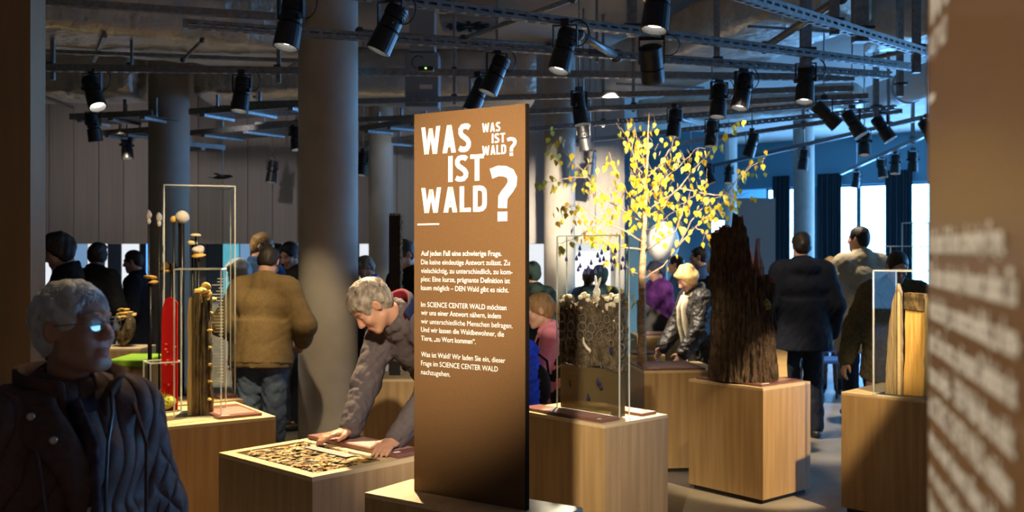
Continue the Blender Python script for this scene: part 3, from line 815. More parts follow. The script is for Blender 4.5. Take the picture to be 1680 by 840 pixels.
# the near second panel at the edge of the picture
QO = Vector((0.42, 1.0, 0)); Qd = Vector((-0.263, -0.965, 0)).normalized()
MQ = frame((QO.x, QO.y, 0), Qd)
q = thing('text_panel', 'blurred brown text panel close to the viewer, cut off by the picture edge', 'text panel', (QO.x, QO.y, H))
MQl = Matrix.Translation(-q.location) @ MQ
MB(MQl).box((0, -0.006, H), (0.50, 0.006, PT), bev=0.0008).obj('panel', M_brown, q)
MB(MQl).box((-0.004, -0.0065, H), (0, 0.012, PT)).obj('side_edge', M_edge, q)
title_word('WALD', MQl, 0.02, 0.30, 1.815, 1.915, q)
text_line('WAS IST WALD?', MQl, 0.02, 0.13, 1.792, 0.017, q, bold=0.012)
MB(MQl).box((0.02, -0.0075, 1.742), (0.055, -0.007, 1.749)).obj('rule', M_white, q)
for i, (s, xr, yc) in enumerate(BODY):
    text_line(s, MQl, 0.02, 0.02+pu(xr)-pu(693), 1.606-i*0.0315, 0.017, q, bold=0.0 if 'M' in s else 0.02, fat=0.07)
Fq = QO+Qd*0.60-Vector((-Qd.y, Qd.x, 0))*0.12
pedestal(Fq.x, Fq.y, math.degrees(math.atan2(Qd.x, -Qd.y)), 0.26, 0.75, 'oak plinth under the blurred near text panel')

# ---------------------------------------------------------------- fungus cases, left
P1, M1 = pedestal(-1.685, 4.93, 34.3, 0.55, 0.63, 'oak pedestal with the log case, beside the foreground woman')
P1b, M1b = pedestal(-1.937, 5.585, 34.3, 0.456, 0.71, 'oak pedestal under the tall fungus case, behind the log case')
Mc1 = frame((-1.733, 5.16, 0), ang(10))
case(Mc1, 0, 0, 0.232, 0.232, H, 1.50, 'narrow acrylic case holding a split log')
Mt = frame((-2.08, 5.84, 0), ang(7))
Mt = frame((-2.03, 5.87, 0), ang(20))
case(Mt, 0, 0, 0.40, 0.34, H+0.001, 1.98, 'tall acrylic case of fungi on rods, highest of the cases')
case(M1, 0.03, 0.44, 0.19, 0.58, H, 1.0, 'small low acrylic cube with green moss')
def lumpy(name, c, r, m, parent, amp=0.15, seed=0, M=None, nu=16, nv=10):
    mb = MB(M); mb.ellipsoid(c, r, nu, nv)
    rr = random.Random(seed)
    ph = [(Vector((rr.uniform(-1, 1), rr.uniform(-1, 1), rr.uniform(-1, 1)))*rr.uniform(1.5, 4), rr.uniform(0, 6)) for _ in range(6)]
    cc = (M @ Vector(c)) if M is not None else Vector(c)
    out = []
    for p in mb.v:
        d = Vector(p)-cc
        e = Vector((d.x/r[0], d.y/r[1], d.z/r[2]))
        k = 1+amp*sum(math.sin(e.dot(a_)+b_) for a_, b_ in ph)/3
        out.append(tuple(cc+d*k))
    mb.v = out
    return mb.obj(name, m, parent, True)
M_moss = mat('moss', (0.25, 0.28, 0.03), 0.9, noise=(60, U1), col2=(0.55, 0.52, 0.08), bump=(80, 1, U1, 5, 0.01))
M_puff = mat('puffball_white', (0.62, 0.57, 0.52), 0.8, bump=(60, 0.5, U1))
M_ochre = mat('ochre_fungus', (0.62, 0.36, 0.06), 0.6, noise=(30, U1), col2=(0.75, 0.52, 0.16))
M_cap = mat('pale_cap', (0.72, 0.62, 0.36), 0.5)
M_bkrod = mat('black_rod', (0.012, 0.01, 0.01), 0.35)
M_logb = mat('log_bark', (0.055, 0.035, 0.015), 0.95, noise=(25, (1, 1, 0.5), 6), col2=(0.16, 0.11, 0.045), bump=(40, 1, (1, 1, 0.4), 6, 0.02))
M_logw = mat('log_wood', (0.30, 0.20, 0.07), 0.7, noise=(12, (5, 5, 0.4), 5), col2=(0.42, 0.30, 0.12))
ms = thing('moss_cushion', 'yellow-green moss cushion in the small low acrylic cube', 'moss', M1 @ Vector((0.11, 0.51, H+0.006)))
lumpy('cushion', (0, 0, 0.045), (0.062, 0.055, 0.045), M_moss, ms, 0.3, 3)
mb = MB()
for k in range(90):
    a_ = random.uniform(0, 6.28); r_ = random.uniform(0, 0.05); h_ = random.uniform(0.02, 0.045)
    b_ = (r_*math.cos(a_), r_*math.sin(a_), 0.07-r_*0.6); mb.tube([b_, (b_[0]*1.25, b_[1]*1.25, b_[2]+h_)], [0.003, 0.0006], 4)
mb.obj('moss_tips', M_moss, ms)
# split log with ochre fungus
lg = thing('split_log', 'upright split log with dark bark and ochre fungus on top', 'log', Mc1 @ Vector((0.115, 0.115, H+0.006)))
def bark_column(R, z0, topf, th0, th1, nth, nz, seed, wob=0.10, thick=0.03, inner=True, ridges=(6, 26)):
    rr = np.random.default_rng(seed)
    th = np.linspace(th0, th1, nth); zs = np.linspace(0, 1, nz)
    fr = rr.uniform(ridges[0], ridges[1], 9).round(); ph = rr.uniform(0, 6.28, 9); zf = rr.uniform(-9, 9, 9); zw = rr.uniform(4, 14, 9)
    v = []; f = []
    def rad(t, z):
        s = 0
        for a_, p_, q_, w_ in zip(fr, ph, zf, zw): s += abs(math.sin(a_*t*0.5+p_+q_*z*0.5+0.55*math.sin(w_*z+p_)))
        s += 0.35*math.sin(t*31+2*math.sin(z*23))*math.sin(z*47+3*math.sin(t*9))
        return R*(1-wob*1.2+wob*2.4*(1-s/9)*1.15)
    for t in th:
        zt = topf(t)
        for s in zs:
            z = z0+(zt-z0)*s; r = rad(t, z)*(1+0.10*(1-s)**4); v.append((r*math.cos(t), r*math.sin(t), z))
    n0 = len(v)
    for t in th:
        zt = topf(t)
        for s in zs:
            z = z0+(zt-z0)*s; r = (R-thick)*(1+0.05*math.sin(5*t+z*9)); v.append((r*math.cos(t), r*math.sin(t), z-0.004*s))
    for i in range(nth-1):
        for j in range(nz-1):
            a_ = i*nz+j; f.append((a_, a_+nz, a_+nz+1, a_+1))
    fo = f; fi = []
    for i in range(nth-1):
        for j in range(nz-1):
            a_ = n0+i*nz+j; fi.append((a_, a_+1, a_+nz+1, a_+nz))
        a_ = i*nz+nz-1; fi.append((a_, a_+nz, n0+a_+nz, n0+a_))
    for i in (0, nth-1):
        for j in range(nz-1):
            a_ = i*nz+j; fi.append((a_, n0+a_, n0+a_+1, a_+1) if i else (a_, a_+1, n0+a_+1, n0+a_))
    return v, fo, fi
v_, fo, fi = bark_column(0.058, 0, lambda t: 0.62+0.02*math.sin(3*t), -1.9, 1.75, 60, 60, 5, wob=0.16, thick=0.02)
mb = MB(); mb.add(v_, fo); mb.obj('bark', M_logb, lg)
mb = MB(); mb.add(v_, fi); mb.obj('bark_inside', M_logw, lg)
MB().prism([(-0.052, 0), (0.012, 0), (0.012, 0.60), (-0.01, 0.625), (-0.045, 0.61), (-0.055, 0.5), (-0.05, 0.3), (-0.056, 0.15)], -0.05, 0.045).obj('split_wood', M_logw, lg)
for k in range(9):
    lumpy('fungus_frill', (random.uniform(-0.01, 0.045), random.uniform(-0.045, 0.03), 0.62+random.uniform(-0.02, 0.05)), (0.026, 0.022, random.uniform(0.012, 0.022)), M_ochre, lg, 0.5, k, nu=10, nv=7)
for k in range(6):
    lumpy('bracket_fungus', (0.05, random.uniform(-0.05, 0.0), 0.08+0.09*k), (0.016, 0.016, 0.008), M_ochre, lg, 0.4, 40+k, nu=8, nv=6)
# white etched measure on the case
et = thing('etched_scale', 'column of short white etched lines inside the log case', 'print', Mc1 @ Vector((0.20, 0.12, H+0.008)))
MB(rotz(math.radians(10))).box((-0.034, 0.0, 0), (0.034, 0.003, 0.74)).obj('carrier_sheet', M_acry, et)
for k in range(34):
    L_ = random.uniform(0.02, 0.06); z_ = 0.16+k*0.0165
    MB(rotz(math.radians(10))).box((0.028-L_, -0.002, z_), (0.03, -0.0005, z_+0.005)).obj('printed_line', M_white, et)
# red plaque
rp = thing('red_plaque', 'rounded red translucent plaque beside the split log', 'plaque', pz(264, 668, H)+Vector((0, 0.0, 0)))
rp.location = M1 @ Vector((0.05, 0.40, H)); Mr = rotz(math.radians(8))
o = pt(274, 570, 5.38)
rp.location = (o.x, 5.38+0.03, H)
pl = [(-0.038, 0.0), (0.045, 0.0), (0.045, 0.58), (0.03, 0.60), (0.0, 0.615), (-0.02, 0.60), (-0.034, 0.55), (-0.038, 0.48)]
MB(Mr).prism(pl, 0, 0.012).obj('plaque', M_redacry, rp)
for k in range(10):
    lumpy('blister', (random.uniform(-0.02, 0.03), -0.004, random.uniform(0.03, 0.4)), (0.008, 0.006, 0.007), mat('blister_red', (0.75, 0.10, 0.04), 0.3), rp, 0.3, k, nu=7, nv=5, M=Mr)  # small lumps in a plain orange-red
# fungi on rods in the tall case
zc_ = H+0.007
def rodthing(name, lab, px, py, D, r=0.012, builder=None):
    p = pt(px, py, D)
    t = thing(name, lab, 'fungus', (p.x, D, zc_))
    hgt = p.z-zc_
    MB().tube([(0, 0, 0), (0, 0, hgt)], r, 12).obj('rod', M_bkrod, t, True)
    MB().lathe([(0.03, 0), (0.03, 0.006)], 16).obj('foot', M_bkrod, t)
    builder(t, hgt); return t
def puff(t, h):
    lumpy('ball', (0, 0, h+0.005), (0.043, 0.043, 0.040), M_puff, t, 0.06, 2, nu=24, nv=16)
    lumpy('lobe', (-0.045, 0.0, h-0.01), (0.022, 0.022, 0.018), M_ochre, t, 0.3, 4)
    MB().tube([(-0.022, 0.02, 0), (-0.022, 0.02, h-0.01)], 0.010, 10).obj('rod', M_bkrod, t, True)
    MB().tube([(-0.05, 0.0, 0), (-0.05, 0, h-0.02)], 0.007, 10).obj('rod', M_bkrod, t, True)
rodthing('puffball', 'white puffball on black rods, highest in the tall case', 299, 358, 5.98, 0.013, puff)
def shroom(r, col, thick=0.35):
    def f(t, h):
        MB().lathe([(r*0.18, h-0.05), (r*0.13, h)], 10).obj('stem', M_cap, t)
        MB().lathe([(r*0.2, h-0.004), (r, h-0.006), (r*0.92, h+r*thick*0.4), (r*0.6, h+r*thick*0.85), (r*0.1, h+r*thick)], 18).obj('cap', col, t, True)
    return f
rodthing('flat_mushroom', 'small pale mushroom with a flat cap in the tall case', 321, 386, 6.0, 0.006, shroom(0.034, M_cap))
rodthing('domed_mushroom', 'domed yellowish mushroom under the flat one in the tall case', 316, 400, 6.02, 0.006, shroom(0.032, M_cap, 0.9))
def chan(t, h):
    lumpy('cap', (0, 0, h), (0.032, 0.03, 0.026), M_puff, t, 0.3, 9)
    lumpy('frill', (0.0, -0.01, h-0.035), (0.05, 0.03, 0.014), M_ochre, t, 0.5, 10)
rodthing('frilled_fungus', 'grey fungus with an ochre frill in the tall case', 326, 410, 5.95, 0.008, chan)
def reflected_head(t, h):  # reflections in the pane, modelled as solid white heads
    lumpy('cap', (0, 0, h), (0.018, 0.018, 0.03), M_puff, t, 0.15, 11); lumpy('stem', (0, 0, h-0.04), (0.013, 0.013, 0.02), M_puff, t, 0.1, 12)
rodthing('reflected_fungus', 'pane reflection built as a slim white fungus, left in the tall case', 244, 352, 6.0, 0.006, reflected_head)
rodthing('reflected_fork', 'pane reflection built as a pale forked fungus beside the slim white one', 261, 356, 6.08, 0.005, reflected_head)
rodthing('ochre_bracket', 'ochre bracket fungus low at the left pane of the tall case', 247, 455, 5.95, 0.008, lambda t, h: (lumpy('bracket', (0, 0, h), (0.04, 0.03, 0.012), M_ochre, t, 0.3, 20), lumpy('bracket', (0.02, 0, h-0.03), (0.03, 0.03, 0.012), M_ochre, t, 0.3, 21)))
rodthing('twig_fungus', 'dark twiggy fungus low in the tall case', 281, 440, 6.1, 0.008, lambda t, h: (lumpy('clump', (0, 0, h), (0.05, 0.03, 0.03), M_logb, t, 0.6, 22), lumpy('clump', (-0.03, 0, h-0.02), (0.03, 0.03, 0.02), M_ochre, t, 0.6, 23)))
board(M1, 0.27, 0.06, 0.50, 0.45, H+0.001, 'maroon info board lying beside the log case')
board(M1b, 0.33, 0.08, 0.45, 0.30, H+0.001, 'small maroon info board behind the log case')

# ---------------------------------------------------------------- leaf litter tray
P2, M2 = pedestal(-0.762, 3.835, 46.5, 0.63, 0.68, 'oak pedestal with a tray of dry leaves under the leaning man', tray=True)
Mi2 = Matrix.Identity(4)
fr = MB()
ix0, iy0, ix1, iy1 = 0.05, 0.05, 0.40, 0.63
for lo, hi in (((0, 0), (0.63, iy0)), ((0, iy1), (0.63, 0.68)), ((0, iy0), (ix0, iy1)), ((ix1, iy0), (0.63, iy1))):
    MB().box((lo[0], lo[1], H-0.018), (hi[0], hi[1], H)).obj('frame_rail', M_oaktop, P2)
ll = bpy.data.objects.new('leaf_litter', None)
mb = MB()
lm_cols = [mat('dry_leaf_gold', (0.42, 0.24, 0.06), 0.7), mat('dry_leaf_brown', (0.16, 0.085, 0.025), 0.8), mat('dry_leaf_tan', (0.50, 0.35, 0.15), 0.7), mat('dry_leaf_dark', (0.05, 0.035, 0.012), 0.8)]
verts, faces, mats_ = [], [], []
for k in range(900):
    cx, cy = random.uniform(ix0+0.02, ix1-0.02), random.uniform(iy0+0.02, iy1-0.02)
    L_ = random.uniform(0.02, 0.045); a_ = random.uniform(0, 6.28)
    R_ = Euler((random.uniform(-0.5, 0.5), random.uniform(-0.5, 0.5), a_)).to_matrix()
    n = len(verts); z_ = H-0.017+random.uniform(0.004, 0.014)
    for (u_, v__, w_) in ((-L_, 0, 0), (-L_*0.4, L_*0.42, 0.003), (L_*0.4, L_*0.36, 0.004), (L_, 0, 0.001), (L_*0.4, -L_*0.36, 0.004), (-L_*0.4, -L_*0.42, 0.003), (0, 0, -0.003)):
        p = R_ @ Vector((u_, v__, w_)); verts.append((min(max(cx+p.x, ix0+0.002), ix1-0.002), min(max(cy+p.y, iy0+0.002), iy1-0.002), min(z_+p.z*0.6, H-0.001)))
    for q_ in range(6): faces.append((n+q_, n+(q_+1) % 6, n+6))
    mats_ += [random.choice([0, 0, 1, 2, 2, 3])]*6
bpy.data.objects.remove(ll)
me = bpy.data.meshes.new('leaf_litter'); me.from_pydata(verts, [], faces)
for m_ in lm_cols: me.materials.append(m_)
me.polygons.foreach_set('material_index', mats_); me.update()
ll = link('leaf_litter', me); ll.matrix_world = M2
tag(ll, 'dry golden leaf litter filling the tray pedestal', 'leaf litter', kind='stuff')
lt = thing('paper_strip', 'pale printed strip lying on the dry leaves', 'label', M2 @ Vector((0.31, 0.20, H+0.0005)), math.radians(46.5))
MB().box((0, 0, 0), (0.05, 0.30, 0.002)).obj('strip', mat('strip_grey', (0.26, 0.24, 0.22), 0.5), lt)
for k in range(12): MB().box((0.006, 0.012+k*0.024, 0.002), (random.uniform(0.025, 0.044), 0.018+k*0.024, 0.0026)).obj('printed_line', mat('grey_print', (0.2, 0.19, 0.18), 0.6), lt)
board(M2, 0.44, 0.02, 0.60, 0.66, H+0.001, 'long maroon info board under the hands of the leaning man', th=0.018)

# ---------------------------------------------------------------- soil section with raindrops
P4, M4 = pedestal(0.458, 4.97, 42.2, 0.49, 0.67, 'oak pedestal with the acrylic soil section, right behind the title panel')
SO = Vector((0.247, 5.50, 0)); Sd = Vector((0.676, -0.737, 0)).normalized()
MS = frame((SO.x, SO.y, 0), Sd)
st = thing('soil_section', 'flat acrylic slab showing soil, burrow rings and hanging raindrops', 'exhibit', (SO.x, SO.y, H))
MSl = Matrix.Translation(-st.location) @ MS
SW, SDp = 0.452, 0.075; ZT4 = 1.672
for lo, hi in (((0, 0, H+0.002), (SW, 0.004, ZT4)), ((0, SDp-0.004, H+0.002), (SW, SDp, ZT4)), ((0, 0.004, H+0.002), (0.004, SDp-0.004, ZT4)), ((SW-0.004, 0.004, H+0.002), (SW, SDp-0.004, ZT4)), ((0, 0, ZT4), (SW, SDp, ZT4+0.004))):
    MB(MSl).box(lo, hi).obj('pane', M_acry, st)
for (x_, y_) in ((0, 0), (SW, 0), (SW, SDp), (0, SDp)):
    MB(MSl).box((x_-0.003, y_-0.003, H+0.002), (x_+0.003, y_+0.003, ZT4)).obj('glint_edge', M_acryedge, st)
MB(MSl).box((0, -0.003, ZT4), (SW, 0.003, ZT4+0.006)).obj('glint_edge', M_acryedge, st)
MB(MSl).box((0, -0.004, H+0.001), (SW, 0.003, H+0.006)).obj('glint_edge', M_acryedge, st)
M_soil = mat('dark_soil', (0.050, 0.034, 0.018), 0.95, noise=(30, U1, 8), col2=(0.15, 0.105, 0.06), bump=(60, 1, U1, 6, 0.02))
M_sub = acrylic('subsoil_sheet', (0.42, 0.36, 0.24), 0.4, 0.55, (0.16, 0.115, 0.055))
def su(px):
    k = (px-840)/F
    return (k*SO.y-SO.x)/(Sd.x-k*Sd.y)
def sz(px, py): return EYE-(py-HZ)/F*(SO.y+su(px)*Sd.y)
zs0 = sz(970, 603)
# soil body with lumpy crest
n = 60; v = []; f = []
for i in range(n+1):
    x_ = 0.006+(SW-0.012)*i/n
    zt = sz(970, 497)+0.028*math.sin(i*0.33)+0.016*math.sin(i*0.9+1)+random.uniform(-0.012, 0.012)
    zb = zs0+0.012*math.sin(i*0.2)
    for j in range(13):
        s = j/12; z_ = zb+(zt-zb)*s
        v.append((x_, 0.008+random.uniform(0, 0.006), z_))
    for j in range(13):
        s = j/12; z_ = zb+(zt-zb)*s
        v.append((x_, SDp-0.008-random.uniform(0, 0.006), z_))
for i in range(n):
    for j in range(12):
        a_ = i*26+j; b_ = a_+26; f.append((a_, b_, b_+1, a_+1)); f.append((a_+13, a_+14, b_+14, b_+13))
    f.append((i*26+12, (i+1)*26+12, (i+1)*26+25, i*26+25)); f.append((i*26, i*26+13, (i+1)*26+13, (i+1)*26))
for i in (0, n):
    for j in range(12): f.append((i*26+j, i*26+j+1, i*26+14+j, i*26+13+j))
MB(MSl).add(v, f).obj('soil', M_soil, st)
MB(MSl).box((0.006, 0.02, H+0.006), (SW-0.006, 0.05, zs0-0.002)).obj('subsoil', M_sub, st)
M_tuber = mat('pale_tuber', (0.62, 0.52, 0.36), 0.7, noise=(30, U1), col2=(0.75, 0.68, 0.55))
for k in range(105):
    x_ = random.uniform(0.015, SW-0.015)
    z_ = sz(970, random.choice([486, 492, 498, 505, 512, 525]))+random.uniform(-0.012, 0.012); r_ = random.uniform(0.008, 0.022)
    if z_ < sz(970, 506): r_ *= 0.5
    lumpy('pale_stone', (x_, random.uniform(0.012, SDp-0.02), z_), (r_, min(r_, 0.012), r_*0.9), M_tuber, st, 0.3, k, M=MSl, nu=9, nv=6)
for k in range(26):
    lumpy('root_clod', (SW-0.012, random.uniform(0.015, SDp-0.015), zs0+0.40*k/26), (0.012, 0.016, 0.014), M_soil, st, 0.5, 70+k, M=MSl, nu=7, nv=5)
M_ring = mat('ring_print', (0.20, 0.17, 0.13), 0.6)
def ring(px, py, r, open_=False):
    c = (su(px), 0, sz(px, py)); n_ = 18; v = []; f = []
    rx = r*random.uniform(0.8, 1.15); m_ = n_ if not open_ else 13
    a0 = -0.6
    for i in range(m_+(1 if open_ else 0)):
        a_ = a0+2*math.pi*i/n_
        for q_ in (1.0, 0.84): v.append((c[0]+rx*q_*math.cos(a_), -0.0012, c[2]+r*q_*math.sin(a_)))
    k_ = len(v)//2
    for i in range(k_ if not open_ else k_-1):
        j = (i+1) % k_; f.append((2*i, 2*j, 2*j+1, 2*i+1))
    MB(MSl).add(v, f).obj('burrow_ring', M_ring, st)
for row, (py, n_, r_) in enumerate(((519, 6, 0.026), (533, 7, 0.028), (547, 7, 0.027), (562, 7, 0.024))):
    for k in range(n_): ring(920+k*105/(n_-0.4)+random.uniform(-2, 2)+(row % 2)*3, py+random.uniform(-3, 3)+k*0.9, r_*random.uniform(0.8, 1.1), row == 3)
MB(MSl).tube([(su(957), 0.0, sz(957, 553)), (su(958), -0.002, sz(958, 562)), (su(963), -0.002, sz(963, 570)), (su(969), -0.002, sz(969, 576)), (su(967), 0, sz(967, 580))], [0.003, 0.007, 0.009, 0.008, 0.003], 8).obj('larva', mat('larva', (0.55, 0.46, 0.36), 0.5), st, True)
M_drop = mat('raindrop_violet', (0.09, 0.10, 0.34), 0.35); M_dropd = mat('raindrop_dark', (0.02, 0.02, 0.07), 0.4)
def drop(px, py, r, m, y=0.03):
    pts = [(0, 2.1), (0.35, 1.1), (0.8, 0.35), (0.95, -0.2), (0.75, -0.75), (0.3, -1.02), (-0.3, -1.02), (-0.75, -0.75), (-0.95, -0.2), (-0.8, 0.35), (-0.35, 1.1)]
    Mt_ = MSl @ Matrix.Translation((su(px), y, sz(px, py)))
    MB(Mt_).prism([(a_*r, b_*r) for a_, b_ in pts], -0.003, 0.003).obj('raindrop', m, st)
for px, py in ((925, 426), (936, 425), (938, 443), (945, 418), (949, 437), (954, 443), (950, 447), (959, 441), (963, 432), (969, 446), (975, 443), (976, 420), (979, 428), (984, 426), (978, 415), (988, 408), (994, 428), (997, 442), (1001, 430), (1008, 440), (1012, 426), (1018, 440), (962, 447), (944, 408), (1003, 412)):
    drop(px, py, 0.0095, M_drop, random.uniform(0.01, 0.06))
for px, py in ((934, 632), (981, 627), (986, 634), (965, 652), (1002, 576)): drop(px, py, 0.011, M_dropd, -0.001)
rb = [(-0.020, 0), (0.018, 0), (0.022, 0.04), (0.014, 0.07), (0.022, 0.085), (0.020, 0.10), (0.010, 0.112), (0.026, 0.15), (0.028, 0.168), (0.018, 0.162), (0.002, 0.122), (-0.004, 0.165), (-0.012, 0.178), (-0.016, 0.160), (-0.010, 0.116), (-0.022, 0.10), (-0.027, 0.088), (-0.018, 0.078), (-0.013, 0.05)]
Mt_ = MSl @ Matrix.Translation((su(971), 0.04, sz(971, 501)-0.02))
MB(Mt_).prism(rb, -0.004, 0.004).obj('white_rabbit_figure', mat('paper_white', (0.85, 0.83, 0.78), 0.6), st)
for x_ in (0.05, 0.40): MB(MSl).tube([(x_, -0.012, H+0.001), (x_, -0.012, H+0.03)], 0.003, 8).obj('pin', M_galv, st)
board(M4, 0.03, 0.05, 0.17, 0.64, H+0.001, 'maroon info board in front of the acrylic soil section')
board(M4, 0.34, 0.05, 0.46, 0.50, H+0.001, 'maroon info board behind the acrylic soil section')

# ---------------------------------------------------------------- bark trunk
P5, M5 = pedestal(1.573, 6.30, 40.0, 0.516, 0.60, 'oak pedestal under the hollow bark trunk')
board(M5, 0.04, 0.04, 0.49, 0.57, H+0.001, 'maroon board under the hollow bark trunk', th=0.010)
tk = thing('bark_trunk', 'hollow dark bark trunk with a jagged top', 'tree trunk', (1.535, 6.68, H+0.012))
rr = random.Random(4)
jag = [rr.uniform(-1, 1) for _ in range(64)]
def ttop(t):
    d = math.degrees(t) % 360
    pts = [(0, 0.60), (20, 0.64), (38, 0.72), (44, 0.93), (50, 0.74), (60, 0.84), (75, 0.90), (90, 0.94), (120, 0.98), (150, 0.96), (180, 0.94), (200, 0.98), (224, 1.0), (236, 1.01), (238, 1.09), (257, 1.09), (259, 1.0), (268, 0.96), (271, 0.80), (280, 0.70), (300, 0.67), (330, 0.66), (360, 0.60)]
    for (a0, h0), (a1, h1) in zip(pts, pts[1:]):
        if a0 <= d <= a1:
            h = h0+(h1-h0)*(d-a0)/(a1-a0); break
    i = d/360*64; k = int(i) % 64
    return h+0.028*jag[k]
v_, fo, fi = bark_column(0.205, 0, ttop, 0, 2*math.pi, 380, 150, 12, wob=0.14, thick=0.045, ridges=(18, 46))
MB().add(v_, fo).obj('bark', M_bark, tk)
MB().add(v_, fi).obj('heartwood', M_redwood, tk)
lumpy('moss_patch', (0.105, -0.165, 0.50), (0.04, 0.03, 0.035), mat('dark_moss', (0.10, 0.11, 0.02), 0.95, noise=(60, U1), col2=(0.26, 0.25, 0.05), bump=(80, 1, U1, 5, 0.01)), tk, 0.4, 2)
wdg = thing('wood_wedge', 'small pale wooden wedge beside the bark trunk', 'wedge', (1.80, 6.79, H+0.012))
MB().prism([(-0.04, 0), (0.055, 0), (0.05, 0.09), (0.055, 0.17), (-0.03, 0.19)], -0.02, 0.03).obj('wedge', M_oaktop, wdg)

# ---------------------------------------------------------------- birch
P6, M6 = pedestal(0.947, 7.20, 7.0, 0.58, 0.56, 'oak pedestal carrying the yellow birch')
board(M6, 0.0, 0.02, 0.46, 0.50, H+0.001, 'maroon board at the foot of the birch', th=0.012)
TD = 7.5
bt = thing('birch_tree', 'young birch with yellow autumn leaves on an oak pedestal', 'tree', (pt(1054, 0, TD).x, TD, H+0.013))
def bl(px, py, dd=0.0): return pt(px, py, TD+dd)-bt.location
trunk = [bl(1054, 596), bl(1053, 560), bl(1054, 500), bl(1053, 450), bl(1056, 405), bl(1058, 350), bl(1060, 300), bl(1062, 260), bl(1063, 220), bl(1065, 185)]
trunk[0].z = 0
MB().tube(trunk, [0.036, 0.032, 0.028, 0.026, 0.024, 0.017, 0.012, 0.009, 0.006, 0.003], 12).obj('stem', M_birch, bt, True)
BR = [[(1056, 368, 0), (1030, 350, .05), (1000, 330, .12), (965, 290, .18), (930, 255, .2), (902, 212, .25)],
      [(1055, 398, 0), (1020, 375, -.1), (985, 362, -.2), (950, 335, -.28), (918, 345, -.3)],
      [(1055, 410, 0), (1010, 402, -.15), (975, 380, -.2), (940, 350, -.25)],
      [(1054, 455, 0), (1030, 440, .1), (1010, 420, .12), (985, 395, .16)],
      [(1053, 505, 0), (1030, 487, -.06), (1005, 470, -.08)],
      [(1058, 340, 0), (1035, 325, .1), (1012, 290, .15), (1000, 250, .18)],
      [(1060, 300, 0), (1045, 270, -.1), (1035, 235, -.14), (1018, 208, -.16)],
      [(1061, 280, 0), (1050, 250, .1), (1044, 215, .12), (1040, 200, .13)],
      [(1060, 295, 0), (1085, 270, .1), (1100, 245, .12), (1108, 222, .15)],
      [(1060, 320, 0), (1085, 300, -.1), (1115, 272, -.18), (1140, 245, -.2)],
      [(1058, 360, 0), (1085, 340, .15), (1120, 300, .25), (1160, 255, .3), (1206, 202, .35)],
      [(1057, 412, 0), (1085, 395, -.15), (1112, 375, -.25), (1125, 330, -.3), (1150, 318, -.32)],
      [(1054, 460, 0), (1085, 440, .05), (1110, 408, .08), (1140, 372, .12), (1170, 345, .16), (1195, 325, .2)],
      [(1110, 408, .08), (1140, 352, 0), (1165, 330, -.05), (1190, 318, -.1)],
      [(1058, 350, 0), (1095, 322, -.1), (1121, 308, -.2), (1175, 320, -.3), (1205, 322, -.33), (1230, 315, -.35)],
      [(1140, 372, .12), (1160, 385, .1), (1185, 388, .1)],
      [(1190, 320, .2), (1215, 285, .25), (1235, 270, .28), (1256, 258, .3)],
      [(1058, 380, 0), (1075, 372, -.2), (1100, 350, -.35), (1120, 340, -.4)],
      [(985, 362, -.2), (960, 380, -.22), (935, 395, -.24), (915, 400, -.25)],
      [(965, 290, .18), (935, 292, .2), (905, 298, .2), (880, 300, .22)]]
def resample(path, m):
    P = [Vector(p) for p in path]; out = []
    seg = [(P[i+1]-P[i]).length for i in range(len(P)-1)]; tot = sum(seg)
    for k in range(m+1):
        s = tot*k/m
        for i, l in enumerate(seg):
            if s <= l+1e-9 or i == len(seg)-1:
                out.append(P[i].lerp(P[i+1], min(1, s/max(l, 1e-9)))); break
            s -= l
    return out, tot
leaf_pos = []
for bi, b_ in enumerate(BR):
    P, tot = resample([bl(*q_) for q_ in b_], 10)
    for i in range(1, len(P)-1): P[i] += Vector((random.uniform(-1, 1), random.uniform(-1, 1), random.uniform(-1, 1)))*0.008
    r0 = 0.0075 if tot > 0.55 else 0.0055
    o = MB().tube(P, [r0*(1-0.8*i/10) for i in range(11)], 6).obj('branch', M_twig, bt, True)
    for i in range(3, 11):
        for rep in range(2 if i < 6 else 3):
            if random.random() < 0.66:
                base = P[i]+Vector((random.gauss(0, 0.035), random.gauss(0, 0.06), random.gauss(0, 0.035)))
                leaf_pos.append((base, P[i], o))
# extra tight clusters where the photograph shows them
for (px, py, nn) in ((1085, 300, 10), (1062, 205, 7), (1045, 290, 12), (1075, 325, 14), (1118, 345, 9), (1185, 345, 9), (1000, 355, 12), (1015, 325, 8), (960, 300, 6), (1060, 352, 8), (1110, 365, 5), (1040, 225, 7), (1020, 215, 5), (930, 235, 6), (1045, 310, 10), (1100, 270, 6), (1050, 330, 14), (1070, 290, 12), (1090, 320, 10), (1025, 345, 8), (985, 325, 8), (1035, 365, 8), (950, 350, 6), (1130, 335, 8), (1165, 340, 6), (1065, 240, 8), (1010, 390, 5), (975, 385, 5), (905, 240, 4), (935, 300, 6), (920, 345, 6), (945, 270, 6), (1150, 300, 6), (1205, 330, 6), (1215, 290, 5), (1140, 262, 6), (1170, 235, 6), (985, 290, 6), (890, 300, 3), (1240, 275, 4), (1195, 215, 4)):
    for k in range(nn):
        b_ = bl(px+random.gauss(0, 9), py+random.gauss(0, 9), random.gauss(0, 0.12)); leaf_pos.append((b_, None, None))
random.shuffle(leaf_pos)
lv = [(0, 0, 0), (0, 0, -0.25), (0.18, 0.03, -0.33), (0.36, 0.05, -0.52), (0.28, 0.03, -0.78), (0.12, 0.0, -1.02), (0, -0.02, -1.25), (-0.12, 0.0, -1.02), (-0.28, 0.03, -0.78), (-0.36, 0.05, -0.52), (-0.18, 0.03, -0.33), (0, -0.01, -0.7), (0.02, 0, 0)]
